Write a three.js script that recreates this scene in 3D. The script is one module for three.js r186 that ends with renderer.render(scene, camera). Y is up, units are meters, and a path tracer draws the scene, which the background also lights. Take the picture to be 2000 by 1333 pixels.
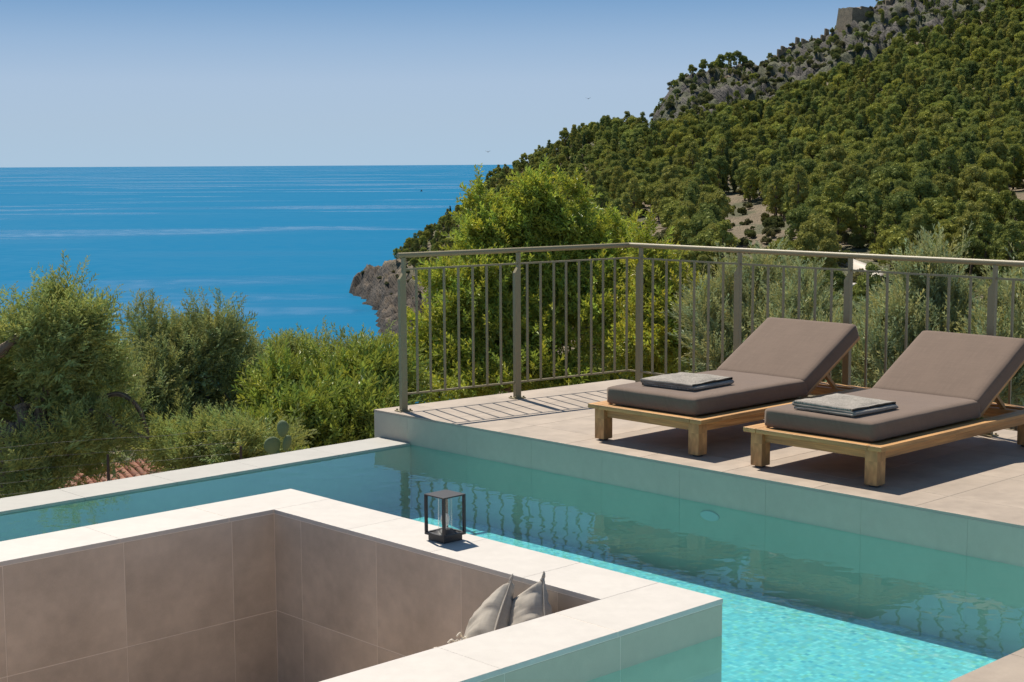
import * as THREE from 'three';
import { mergeGeometries, mergeVertices, toCreasedNormals } from 'three/addons/utils/BufferGeometryUtils.js';
import { RoundedBoxGeometry } from 'three/addons/geometries/RoundedBoxGeometry.js';

// ------------------------------------------------------------------ camera, sky, sun, exposure
const scene = new THREE.Scene();
const V = (x, y, z) => new THREE.Vector3(x, y, z);
const EYE = V(0, 1.68, 0), YAW = 0.761569, PITCH = -0.115598, ROLL = -0.005443, FPX = 2990.25;
const FWD = V(Math.sin(YAW) * Math.cos(PITCH), Math.sin(PITCH), -Math.cos(YAW) * Math.cos(PITCH));
const RGT0 = V(Math.cos(YAW), 0, Math.sin(YAW)), UP0 = RGT0.clone().cross(FWD);
const RGT = RGT0.clone().multiplyScalar(Math.cos(ROLL)).addScaledVector(UP0, Math.sin(ROLL));
const UPV = UP0.clone().multiplyScalar(Math.cos(ROLL)).addScaledVector(RGT0, -Math.sin(ROLL));
const camera = new THREE.PerspectiveCamera(25.13, 1024 / 682, 0.1, 90000);
camera.position.copy(EYE); camera.up.copy(UPV); camera.lookAt(EYE.clone().add(FWD)); camera.updateMatrixWorld();

const SUN = V(0.15528, 0.83937, -0.52091);
{
  const W = 512, Hh = 1024, d = new Float32Array(W * Hh * 4);
  // elevation in degrees -> radiance
  const K = [[-90, .375, .51, .645], [0, .385, .52, .655], [1.5, .385, .505, .64], [3, .375, .495, .65], [4.5, .29, .43, .62], [6.2, .17, .325, .55], [10, .155, .295, .50], [25, .105, .20, .35], [90, .055, .105, .21]];
  for (let y = 0; y < Hh; y++) {
    const e = ((y + .5) / Hh - .5) * 180; let i = 0; while (i < K.length - 2 && e > K[i + 1][0]) i++;
    let t = Math.min(1, Math.max(0, (e - K[i][0]) / (K[i + 1][0] - K[i][0])));
    for (let x = 0; x < W; x++) { const o = (y * W + x) * 4; for (let c = 0; c < 3; c++) d[o + c] = (K[i][c + 1] * (1 - t) + K[i + 1][c + 1] * t) * .80; d[o + 3] = 1; }
  }
  const t = new THREE.DataTexture(d, W, Hh, THREE.RGBAFormat, THREE.FloatType);
  t.mapping = THREE.EquirectangularReflectionMapping; t.magFilter = THREE.LinearFilter; t.minFilter = THREE.LinearFilter; t.needsUpdate = true;
  scene.background = t; scene.environment = t;
}
const sun = new THREE.DirectionalLight(new THREE.Color(1, .93, .82), 4.6);
sun.position.copy(SUN).multiplyScalar(120); sun.castShadow = true; sun.shadow.mapSize.set(4096, 4096);
Object.assign(sun.shadow.camera, { left: -60, right: 60, top: 60, bottom: -60, near: 1, far: 400 });
scene.add(sun, sun.target);
const renderer = new THREE.WebGLRenderer({ antialias: true });
renderer.toneMapping = THREE.LinearToneMapping; renderer.toneMappingExposure = 1.36;
renderer.shadowMap.enabled = true;

// ------------------------------------------------------------------ helpers
let seed = 12345;
function srand(s) { seed = s >>> 0; }
function R() { seed = (seed + 0x6D2B79F5) >>> 0; let t = seed; t = Math.imul(t ^ (t >>> 15), t | 1); t ^= t + Math.imul(t ^ (t >>> 7), t | 61); return ((t ^ (t >>> 14)) >>> 0) / 4294967296; }
const rr = (a, b) => a + (b - a) * R();
const clamp = (x, a = 0, b = 1) => Math.min(b, Math.max(a, x)), sstep = (a, b, x) => { const t = clamp((x - a) / (b - a)); return t * t * (3 - 2 * t); }, mix = (a, b, t) => a + (b - a) * t;
function hash(i, j, k) { let h = Math.imul(i, 374761393) ^ Math.imul(j, 668265263) ^ Math.imul(k, 2147483647 - 1274126177); h = Math.imul(h ^ (h >>> 13), 1274126177); return ((h ^ (h >>> 16)) >>> 0) / 4294967296; }
function vn(x, y, z = 0, per = 0) {
  const i = Math.floor(x), j = Math.floor(y), k = Math.floor(z), u = x - i, v = y - j, w = z - k, f = (t) => t * t * t * (t * (t * 6 - 15) + 10), m = per ? (n) => ((n % per) + per) % per : (n) => n;
  const U = f(u), Vv = f(v), W = f(w), g = (a, b, c) => hash(m(i + a), m(j + b), k + c);
  const l = (c) => mix(mix(g(0, 0, c), g(1, 0, c), U), mix(g(0, 1, c), g(1, 1, c), U), Vv);
  return w ? mix(l(0), l(1), W) : l(0);
}
function fbm(x, y, z = 0, oct = 4, per = 0) { let s = 0, a = .5, t = 0; for (let o = 0; o < oct; o++) { s += a * vn(x, y, z + o * 17, per); t += a; a *= .5; x *= 2; y *= 2; z *= 2; per *= 2; } return s / t; }
function tex(n, fn, srgb, m = n) {
  const d = new Uint8Array(n * m * 4);
  for (let y = 0; y < m; y++) for (let x = 0; x < n; x++) { const c = fn((x + .5) / n, (y + .5) / m), o = (y * n + x) * 4; for (let k = 0; k < 3; k++) d[o + k] = clamp(Array.isArray(c) ? c[k] : c) * 255; d[o + 3] = 255; }
  const t = new THREE.DataTexture(d, n, m, THREE.RGBAFormat); t.wrapS = t.wrapT = THREE.RepeatWrapping; t.magFilter = THREE.LinearFilter; t.minFilter = THREE.LinearMipmapLinearFilter; t.generateMipmaps = true;
  if (srgb) t.colorSpace = THREE.SRGBColorSpace; t.needsUpdate = true; return t;
}
const rep = (t, x, y = x) => { const c = t.clone(); c.repeat.set(x, y); c.needsUpdate = true; return c; };
const C = (r, g, b) => new THREE.Color().setRGB(r, g, b);
const std = (o) => new THREE.MeshStandardMaterial(o), phy = (o) => new THREE.MeshPhysicalMaterial(o);
const taken = {};
function numbered(n) { const k = taken[n] = (taken[n] ?? -1) + 1; return k ? n + '_' + String(k).padStart(3, '0') : n; }
function M(name, g, m, parent) { const o = new THREE.Mesh(g, m); o.name = name; o.castShadow = o.receiveShadow = true; parent.add(o); return o; }
function thing(name, label, category, pos = [0, 0, 0], turn = 0, group) { const o = new THREE.Group(); o.name = numbered(name); scene.add(o); o.position.set(...pos); o.rotation.y = turn; o.userData = { label, category }; if (group) o.userData.group = group; return o; }
function struct(name, label) { const o = new THREE.Group(); o.name = numbered(name); scene.add(o); o.userData = { kind: 'structure', label, category: name.split('_').pop() }; return o; }
function boxUV(g, s = 1, ox = 0, oy = 0) { // planar uv in metres by dominant normal
  g = g.index ? g.toNonIndexed() : g; const p = g.attributes.position, n = g.attributes.normal, uv = new Float32Array(p.count * 2);
  for (let i = 0; i < p.count; i++) { const ax = Math.abs(n.getX(i)), ay = Math.abs(n.getY(i)), az = Math.abs(n.getZ(i)); let a, b; if (ay >= ax && ay >= az) { a = p.getX(i); b = p.getZ(i); } else if (ax >= az) { a = p.getZ(i); b = p.getY(i); } else { a = p.getX(i); b = p.getY(i); } uv[i * 2] = a * s + ox; uv[i * 2 + 1] = b * s + oy; }
  g.setAttribute('uv', new THREE.BufferAttribute(uv, 2)); return g;
}
function cbox(w, h, d, c = .002) { const g = new RoundedBoxGeometry(w, h, d, 1, Math.min(c, w * .45, h * .45, d * .45)); return g; }
const slab = (x0, x1, y0, y1, z0, z1) => { const g = new THREE.BoxGeometry(x1 - x0, y1 - y0, z1 - z0); g.translate((x0 + x1) / 2, (y0 + y1) / 2, (z0 + z1) / 2); return boxUV(g); };
// direction through a point of the photograph; a place at a true horizontal distance
function dirOf(px, py) { return FWD.clone().multiplyScalar(FPX).addScaledVector(RGT, px - 1000).addScaledVector(UPV, 666.5 - py).normalize(); }
function P(px, py, r) { const d = dirOf(px, py); return EYE.clone().addScaledVector(d, r / Math.hypot(d.x, d.z)); }
function tube(pts, radii, sides = 7, wob = 0, sd = 1) { // tapered tube through points
  const curve = new THREE.CatmullRomCurve3(pts), n = Math.max(3, pts.length * 4), pos = [], idx = [], uvs = [], fr = curve.computeFrenetFrames(n, false);
  for (let i = 0; i <= n; i++) {
    const t = i / n, c = curve.getPoint(t), f = t * (radii.length - 1), k = Math.min(radii.length - 2, Math.floor(f)), r0 = mix(radii[k], radii[k + 1], f - k);
    for (let s = 0; s <= sides; s++) { const a = (s % sides) / sides * Math.PI * 2, r = r0 * (1 + wob * (vn(Math.cos(a) * 1.6 + sd * 7, Math.sin(a) * 1.6 + i * .55, sd) - .5) * 2), q = c.clone().addScaledVector(fr.normals[i], Math.cos(a) * r).addScaledVector(fr.binormals[i], Math.sin(a) * r); pos.push(q.x, q.y, q.z); uvs.push(s / sides, t * n * .1); }
  }
  for (let i = 0; i < n; i++) for (let s = 0; s < sides; s++) { const a = i * (sides + 1) + s, b = a + sides + 1; idx.push(a, b, a + 1, b, b + 1, a + 1); }
  for (const [ring, flip] of [[0, 1], [n, 0]]) { const c0 = pos.length / 3, c = curve.getPoint(ring / n); pos.push(c.x, c.y, c.z); uvs.push(.5, .5); for (let s = 0; s < sides; s++) { const a = ring * (sides + 1) + s; flip ? idx.push(c0, a, a + 1) : idx.push(c0, a + 1, a); } }
  const g = new THREE.BufferGeometry(); g.setAttribute('position', new THREE.Float32BufferAttribute(pos, 3)); g.setAttribute('uv', new THREE.Float32BufferAttribute(uvs, 2)); g.setIndex(idx); g.computeVertexNormals(); return g;
}

// ------------------------------------------------------------------ textures and materials
const tStone = tex(512, (u, v) => { const c = fbm(u * 4, v * 4, 3, 5, 4), b = fbm(u * 24, v * 24, 9, 3, 24), s = hash(Math.floor(u * 512), Math.floor(v * 512), 5), st = fbm(u * 3, v * 30, 21, 3, 0); const k = .93 + .12 * (c - .5) * 1.6 + .08 * (b - .5) + .03 * (s - .5) + .03 * (st - .5); return [k + .012, k, k - .012]; }, true);
const tStoneB = tex(256, (u, v) => .5 + .4 * (fbm(u * 40, v * 40, 2, 3, 40) - .5) + .2 * (hash(Math.floor(u * 256), Math.floor(v * 256), 8) - .5));
const tSoft = tex(512, (u, v) => { const k = .945 + .05 * (fbm(u * 4, v * 4, 13, 5, 4) - .5) + .04 * (fbm(u * 30, v * 30, 9, 3, 30) - .5) + .02 * (hash(Math.floor(u * 512), Math.floor(v * 512), 6) - .5); return [k + .006, k, k - .008]; }, true);
const stone = (r, g, b, rough = .62, map = tStone) => std({ color: C(r, g, b), map, bumpMap: rep(tStoneB, 2), bumpScale: .0006, roughness: rough });
const mDeck = [stone(.405, .335, .268), stone(.395, .327, .262), stone(.415, .343, .275)];
const mCope = [stone(.585, .545, .50, .62, tSoft), stone(.575, .535, .49, .62, tSoft)];
const mCurb = [stone(.42, .405, .37, .62, tSoft)];
const mWall = [stone(.60, .50, .405), stone(.585, .488, .395), stone(.61, .508, .412)];
const mPoolWall = [stone(.53, .475, .37, .62, tSoft)];
const mGrout = std({ color: C(.72, .62, .52), roughness: .9 }), mGroutD = std({ color: C(.40, .35, .28), roughness: .9 });
const tWood = tex(512, (u, v) => { const w = fbm(u * 3, v * 60 + 3 * fbm(u * 2, v * 6, 4, 2, 0), 7, 4, 0), f = fbm(u * 8, v * 220, 3, 2, 0), k = .86 + .42 * (w - .5) + .18 * (f - .5); return [k * 1.02, k * .98, k * .92]; }, true);
const mWood = std({ color: C(.60, .345, .135), map: tWood, bumpMap: tWood, bumpScale: .0008, roughness: .55 });
const mWoodEnd = std({ color: C(.56, .33, .14), map: rep(tWood, 3, .35), roughness: .6 });
const tWeave = tex(128, (u, v) => { const a = Math.sin(u * Math.PI * 64), b = Math.sin(v * Math.PI * 64); return .5 + .25 * a * b + .25 * (hash(Math.floor(u * 128), Math.floor(v * 128), 2) - .5); });
const tCloth = tex(256, (u, v) => { const k = .93 + .07 * (fbm(u * 5, v * 60, 1, 3, 0) - .5) + .07 * (fbm(u * 60, v * 5, 2, 3, 0) - .5) + .04 * (fbm(u * 3, v * 3, 3, 3, 3) - .5); return [k, k, k]; }, true);
const mCushion = phy({ color: C(.19, .130, .094), map: rep(tCloth, 3), bumpMap: rep(tWeave, 8), bumpScale: .0006, roughness: .92, sheen: .55, sheenColor: C(.9, .74, .62), sheenRoughness: .7 });
const mPiping = std({ color: C(.055, .046, .042), roughness: .9 });
const tTerry = tex(256, (u, v) => { const k = .82 + .4 * (fbm(u * 70, v * 70, 4, 2, 70) - .5) + .15 * (fbm(u * 6, v * 6, 5, 3, 6) - .5); return [k, k, k]; }, true);
const mTowel = std({ color: C(.43, .385, .33), map: rep(tTerry, 4), bumpMap: rep(tTerry, 5), bumpScale: .0016, roughness: 1 });
const mRail = std({ color: C(.27, .22, .12), roughness: .5, metalness: 0 });
const mLinen = std({ color: C(.47, .415, .345), map: rep(tCloth, 3), bumpMap: rep(tWeave, 10), bumpScale: .0007, roughness: .95 });
const mFringe = std({ color: C(.74, .67, .56), roughness: 1 });
const mDark = std({ color: C(.030, .027, .027), roughness: .5 });
const mGlass = phy({ color: C(.97, .99, .99), transmission: 1, thickness: 0, roughness: .02, ior: 1.45 });
const mBulb = phy({ color: C(.9, .86, .82), transmission: .6, thickness: 0, roughness: .5 });

// ------------------------------------------------------------------ tiles: variants of geometry that share materials
function tileRun(parent, name, cells, mats, place, bev = .0015) { // cells: [w,h,t] -> each its own mesh; alike sizes share geometry (3 uv variants)
  const cache = {}; let n = 0;
  for (const c of cells) {
    const v = Math.floor(hash(n, Math.round(c.w * 1000), 3) * 3), key = [c.w.toFixed(3), c.h.toFixed(3), c.d.toFixed(3), v].join();
    const g = cache[key] ??= boxUV(cbox(c.w, c.h, c.d, bev), .8, v * .37 + .11, v * .61);
    const o = M(n ? name + '_' + String(n).padStart(3, '0') : name, g, mats[Math.floor(hash(n, 7, 11) * mats.length)], parent);
    o.position.set(...place(c)); n++;
  }
}
const GAP = .003;
function spans(edges, gap = GAP) { const o = []; for (let i = 0; i < edges.length - 1; i++) o.push([edges[i] + gap / 2, edges[i + 1] - gap / 2]); return o; }
const range = (from, to, step) => { const o = []; for (let x = from; x < to - 1e-6; x += step) o.push(x); o.push(to); return o; };

const YW = -.195, YC = -.045, YCURB = -.182, YF = -.625, DX = 6.5;

// deck: slab plus floor tiles plus pool wall tiles
const deck = struct('pool_deck', 'raised beige tiled deck with the two loungers');
const deckZ = (x) => -8.2 + .092 * (x - 6.5);   // its far end runs slightly askew
{
  const s = new THREE.Shape([new THREE.Vector2(6.5012, 8.185), new THREE.Vector2(8.785, 8.185 - .092 * 2.27), new THREE.Vector2(8.785, -3.5), new THREE.Vector2(6.5012, -3.5)]);
  const g = new THREE.ExtrudeGeometry(s, { depth: 3.9, bevelEnabled: false }); g.rotateX(-Math.PI / 2); g.translate(0, -3.9014, 0);
  M('deck_core', boxUV(g), mGroutD, deck);
  const xe = [6.5, 6.825, 7.422, 8.019, 8.8], ze = []; for (let z = -3.965 - .597 * 6; z < 3.4; z += .597) ze.push(z); ze.push(3.5);
  const cells = []; for (const [x0, x1] of spans(xe)) for (const [z0, z1] of spans(ze)) cells.push({ w: x1 - x0, h: .012, d: z1 - z0, x: (x0 + x1) / 2, z: (z0 + z1) / 2 });
  tileRun(deck, 'floor_tile', cells, mDeck, (c) => [c.x, -.006, c.z]);
  for (const [i, [x0, x1]] of spans(xe).entries()) { // end row, cut on the skew
    const z1 = -3.965 - .597 * 6 - GAP / 2, sh = new THREE.Shape([new THREE.Vector2(x0, -deckZ(x0)), new THREE.Vector2(x1, -deckZ(x1)), new THREE.Vector2(x1, -z1), new THREE.Vector2(x0, -z1)]);
    const gg = new THREE.ExtrudeGeometry(sh, { depth: .0105, bevelEnabled: true, bevelSize: .001, bevelThickness: .0015, bevelSegments: 1 }); gg.rotateX(-Math.PI / 2); gg.translate(0, -.012, 0);
    M('edge_tile' + (i ? '_00' + i : ''), boxUV(gg, .8, i * .3), mDeck[i % 3], deck);
  }
  const wz = [-8.2, -7.84]; for (let z = -7.245; z < 3.4; z += .595) wz.push(z); wz.push(3.5);
  tileRun(deck, 'wall_tile', spans(wz, .0016).map(([a, b]) => ({ w: .012, h: .62, d: b - a, z: (a + b) / 2 })), mPoolWall, (c) => [6.506, -.014 - .31, c.z]);
}
// posts, handrail and balusters of the railing
const rail = thing('deck_railing', 'taupe metal railing with thin vertical bars round the raised deck', 'railing');
{
  const A = V(6.60, 0, -8.0), B = V(8.575, 0, -7.71), Cc = V(8.42, 0, -3.2), D = V(8.4, 0, 2.5);
  const along = (a, b) => { const d = b.clone().sub(a); return { a, L: d.length(), d: d.normalize(), ang: Math.atan2(-d.z, d.x) }; };
  const S1 = along(A, B), S2 = along(B, D);
  const bar = (s, from, to, y, w, h, round) => { const g = round ? new THREE.CylinderGeometry(h / 2, h / 2, to - from, 16, 1) : new THREE.BoxGeometry(to - from, h, w); if (round) g.rotateZ(Math.PI / 2); g.translate((from + to) / 2, y, 0); g.rotateY(s.ang); g.translate(s.a.x, 0, s.a.z); return g; };
  M('handrail', bar(S1, -.03, S1.L + .018, 1.066, 0, .036, true), mRail, rail); M('handrail', bar(S2, -.012, S2.L, 1.066, 0, .036, true), mRail, rail);
  const elbow = new THREE.SphereGeometry(.0185, 12, 10); elbow.translate(B.x, 1.066, B.z); M('handrail_elbow', elbow, mRail, rail);
  M('upper_rail', bar(S1, 0, S1.L, .97, .012, .012), mRail, rail); M('upper_rail', bar(S2, 0, S2.L, .97, .012, .012), mRail, rail);
  M('lower_rail', bar(S1, 0, S1.L, .117, .014, .012), mRail, rail); M('lower_rail', bar(S2, 0, S2.L, .117, .014, .012), mRail, rail);
  const postS = new THREE.Shape([[-.023, 0], [.023, 0], [.023, .905], [.023, .93], [.023, 1.05], [.006, 1.05], [.006, .945], [-.023, .905]].map(([x, y]) => new THREE.Vector2(x, y)));
  const postG = new THREE.ExtrudeGeometry(postS, { depth: .03, bevelEnabled: true, bevelSize: .0015, bevelThickness: .0015, bevelSegments: 1 }); postG.translate(0, 0, -.015);
  const balG = cbox(.014, .845, .014, .0015); balG.translate(0, .5435, 0);
  const baseG = cbox(.10, .008, .08, .002), boltG = new THREE.CylinderGeometry(.007, .007, .012, 6);
  const put = (s, t, g, name, y = 0, flip = 0) => { const o = M(name, g, mRail, rail); o.position.copy(s.a).addScaledVector(s.d, t); o.position.y = y; o.rotation.y = s.ang + flip; return o; };
  const post = (s, t) => { put(s, t, postG, 'post'); const b = put(s, t, baseG, 'base_plate', .004); for (const x of [-.037, .037]) for (const z of [-.026, .026]) { const k = M('bolt', boltG, mRail, b); k.position.set(x, .008, z); } };
  for (const t of [.0, .955]) post(S1, t);
  for (const t of [.115, .222, .339, .457, .577, .695, .814, 1.047, 1.166, 1.286, 1.398, 1.517, 1.632, 1.744, 1.856, 1.972]) put(S1, t, balG, 'baluster');
  const posts2 = [.104, 1.041, 1.965, 3.012]; for (let t = 3.96; t < S2.L; t += .955) posts2.push(t);
  for (const [i, t] of posts2.entries()) { post(S2, t); const nx = posts2[i + 1] ?? t + .955; for (let k = 1; k < 7; k++) { const u = mix(t, nx, k / 7); if (u < S2.L - .02) put(S2, u, balG, 'baluster'); } }
}
// curb of the infinity edge
const curb = struct('pool_curb', 'pale infinity edge kerb along the far side of the pool');
{
  M('curb_core', slab(-4, 6.49, -3.5, YCURB - .0014, -8.125, -7.815), mGroutD, curb);
  tileRun(curb, 'coping_tile', spans(range(6.494 - .597 * 18, 6.494, .597), .0016).map(([a, b]) => ({ w: b - a, h: .02, d: .32, x: (a + b) / 2 })), mCurb, (c) => [c.x, YCURB - .01, -7.97]);
  M('inner_face', slab(-4, 6.494, YF, YCURB - .022, -7.812, -7.806), mPoolWall[0], curb);
}
// sunken lounge: parapet with coping and tiled inner walls
const pit = struct('sunken_lounge', 'sunken seating pit with tiled walls and a pale coping inside the pool');
{
  const X0 = -1.5, XO = 4.695, XI = 4.345, ZB = -6.65, ZBI = -6.302, ZF = -3.717, ZFI = -4.05, YB = -1.0, T = .012;
  const core = (a, b, c, d) => M('wall_core', slab(a, b, YB - .2, YC - .0012, c, d), mGrout, pit);
  const e = .0012; core(X0, XO - e, ZB + e, ZBI - e); core(XI + e, XO - e, ZBI - e, ZFI + e); core(X0, XO - e, ZFI + e, ZF - e);
  M('pit_floor', slab(X0, XI + .1, YB - .1, YB, ZBI - .1, ZFI + .1), mWall[1], pit);
  // coping
  const cop = [];
  for (const [a, b] of spans([...range(4.078 - .595 * 9, 4.078, .595)], .0010)) { cop.push({ w: b - a, h: .02, d: ZBI - ZB, x: (a + b) / 2, z: (ZB + ZBI) / 2 }); cop.push({ w: b - a, h: .02, d: ZF - ZFI, x: (a + b) / 2, z: (ZF + ZFI) / 2 }); }
  cop.push({ w: XO - 4.08, h: .02, d: ZBI - ZB, x: (XO + 4.084) / 2, z: (ZB + ZBI) / 2 }, { w: XO - 4.08, h: .02, d: ZF - ZFI, x: (XO + 4.084) / 2, z: (ZF + ZFI) / 2 });
  for (const [a, b] of spans([ZBI + .001, -5.7, -5.1, -4.5, ZFI - .001], .0010)) cop.push({ w: XO - XI, h: .02, d: b - a, x: (XO + XI) / 2, z: (a + b) / 2 });
  tileRun(pit, 'coping_tile', cop, mCope, (c) => [c.x, YC - .01, c.z]);
  // inner walls
  const ys = [[-.566, YC - .023], [YB, -.570]], cells = [];
  for (const [y0, y1] of ys) {
    for (const [a, b] of spans([...range(4.093 - .593 * 9, 4.093, .593), XI])) cells.push({ w: b - a, h: y1 - y0, d: T, x: (a + b) / 2, y: (y0 + y1) / 2, z: ZBI - T / 2 });
    for (const [a, b] of spans([ZBI, -6.076, -5.483, -4.89, -4.297, ZFI])) cells.push({ w: T, h: y1 - y0, d: b - a, x: XI + T / 2, y: (y0 + y1) / 2, z: (a + b) / 2 });
    for (const [a, b] of spans([...range(4.093 - .593 * 9, 4.093, .593), XI])) cells.push({ w: b - a, h: y1 - y0, d: T, x: (a + b) / 2, y: (y0 + y1) / 2, z: ZFI + T / 2 });
  }
  tileRun(pit, 'wall_tile', cells, mWall, (c) => [c.x, c.y, c.z]);
  // outer faces, down to the pool floor
  const o = [];
  for (const [a, b] of spans([...range(4.093 - .593 * 9, 4.093, .593), XO])) o.push({ w: b - a, h: .59, d: T, x: (a + b) / 2, z: ZF - T / 2 }, { w: b - a, h: .59, d: T, x: (a + b) / 2, z: ZB + T / 2 });
  for (const [a, b] of spans([ZB + T, -6.076, -5.483, -4.89, -4.297, ZF - T])) o.push({ w: T, h: .59, d: b - a, x: XO - T / 2, z: (a + b) / 2 });
  tileRun(pit, 'outer_tile', o, mPoolWall, (c) => [c.x, YC - .023 - .295, c.z]);
  M('bench', slab(X0, XI - .002, YB, -.50, -4.65, ZFI - .004), mWall[0], pit);
}
// terrace at the near side
const terrace = struct('near_terrace', 'beige tiled terrace at the near end of the pool');
{
  M('terrace_core', slab(-6, 6.49, -3.5, YC - .0014, -2.56, 4), mGroutD, terrace);
  const cells = []; for (const [a, b] of spans(range(4.87 - .597 * 16, 6.49, .597))) for (const [c, d] of spans(range(-2.575, 4, .597))) cells.push({ w: b - a, h: .012, d: d - c, x: (a + b) / 2, z: (c + d) / 2 });
  tileRun(terrace, 'floor_tile', cells, mDeck, (c) => [c.x, YC - .006, c.z]);
  M('inner_face', slab(-6, 6.494, YF, YC - .016, -2.578, -2.566), mPoolWall[1], terrace);
}
// pool floor in glass mosaic, and the water
{
  const mos = tex(1024, (u, v) => {
    const n = 72, i = Math.floor(u * n), j = Math.floor(v * n), fu = u * n - i, fv = v * n - j, g = Math.min(fu, 1 - fu, fv, 1 - fv);
    if (g < .05) return [.80, .83, .82];
    const h = hash(i, j, 1), k = .82 + .16 * hash(i, j, 2);
    let c = h < .30 ? [.88, .95, .93] : h < .55 ? [.81, .91, .92] : h < .74 ? [.76, .89, .91] : h < .82 ? [.93, .94, .84] : h < .95 ? [.95, .96, .95] : [.66, .83, .90];
    return c.map((x) => x * k + .06);
  }, true);
  const fl = mergeGeometries([slab(-4, 6.51, YF - .1, YF, -7.9, -6.6), slab(4.6, 6.51, YF - .1, YF, -6.6, -3.75), slab(-4, 6.51, YF - .1, YF, -3.75, -2.5)]);
  const f = M('pool_floor', fl, std({ map: rep(mos, .55), color: C(.84, .70, .73), roughness: .35 }), scene);
  f.userData = { kind: 'structure', label: 'aqua glass mosaic floor of the pool', category: 'floor' };
  const wav = tex(1024, (u, v) => {
    const a = fbm(u * 10, v * 10, 1, 3, 10), b = fbm(u * 26 + 0 * a, v * 26, 5, 2, 26), patch = sstep(.42, .62, fbm(u * 3, v * 3, 11, 2, 3)), d = fbm(u * 52, v * 52, 7, 2, 52);
    return .5 + (a - .5) * .45 + (b - .5) * .30 * (.35 + patch) + (d - .5) * .16 * (.3 + patch);
  });
  const sh = new THREE.Shape([[-4, 7.807], [6.4995, 7.807], [6.4995, 2.58], [-4, 2.58]].map(([x, y]) => new THREE.Vector2(x, y)));
  sh.holes.push(new THREE.Path([[-1.5, 6.65], [4.695, 6.65], [4.695, 3.717], [-1.5, 3.717]].map(([x, y]) => new THREE.Vector2(x, y))));
  const g = new THREE.ShapeGeometry(sh); g.rotateX(-Math.PI / 2); g.translate(0, YW, 0);
  const m = phy({ color: C(.43, .925, .925), transmission: .99, thickness: 0, roughness: .012, ior: 1.38, bumpMap: rep(wav, .4), bumpScale: .003 });
  const w = M('pool_water', g, m, scene); w.userData = { kind: 'structure', label: 'clear turquoise pool water', category: 'water' };
}
{
  const l = thing('pool_light', 'round white underwater light in the deck side of the pool wall', 'light', [6.498, -.2585, -5.24]); l.scale.y = .42;
  const a = new THREE.CylinderGeometry(.062, .066, .012, 32); a.rotateZ(Math.PI / 2); M('cover', a, std({ color: C(.50, .50, .47), roughness: .4 }), l);
  const b = new THREE.TorusGeometry(.063, .005, 8, 32); b.rotateY(Math.PI / 2); M('rim', b, std({ color: C(.45, .45, .42), roughness: .3 }), l);
}

// ------------------------------------------------------------------ loungers and towels
function softBox(w, h, d, r, puff, sd) { // cushion: rounded box with slightly bulging faces
  const g0 = new RoundedBoxGeometry(w, h, d, 4, r); // subdivide the faces
  let g = new THREE.BoxGeometry(1, 1, 1, 36, 6, 24); const p = g.attributes.position;
  for (let i = 0; i < p.count; i++) {
    let x = p.getX(i) * w, y = p.getY(i) * h, z = p.getZ(i) * d; const cx = clamp(x, -w / 2 + r, w / 2 - r), cy = clamp(y, -h / 2 + r, h / 2 - r), cz = clamp(z, -d / 2 + r, d / 2 - r), dx = x - cx, dy = y - cy, dz = z - cz, l = Math.hypot(dx, dy, dz);
    if (l > 1e-6) { const k = r / l; x = cx + dx * k; y = cy + dy * k; z = cz + dz * k; }
    const u = x / (w / 2), v = z / (d / 2), e = (1 - u * u) * (1 - v * v);
    y += Math.sign(y) * puff * Math.pow(Math.max(0, e), .5) * (y > 0 ? 1 : .0) + .0025 * (fbm(x * 9 + sd, z * 9, sd, 2) - .5);
    p.setXYZ(i, x, y, z);
  }
  g.deleteAttribute('uv'); g.deleteAttribute('normal'); g = mergeVertices(g, 1e-5); g.computeVertexNormals(); g0.dispose(); return boxUVs(g);
}
function boxUVs(g) { const p = g.attributes.position, uv = new Float32Array(p.count * 2); for (let i = 0; i < p.count; i++) { uv[i * 2] = p.getX(i) + p.getY(i) * .5; uv[i * 2 + 1] = p.getZ(i) + p.getY(i) * .5; } g.setAttribute('uv', new THREE.BufferAttribute(uv, 2)); return g; }
const wood = (w, h, d, c = .003) => boxUV(cbox(w, h, d, c), 1.0, R(), R());
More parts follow.
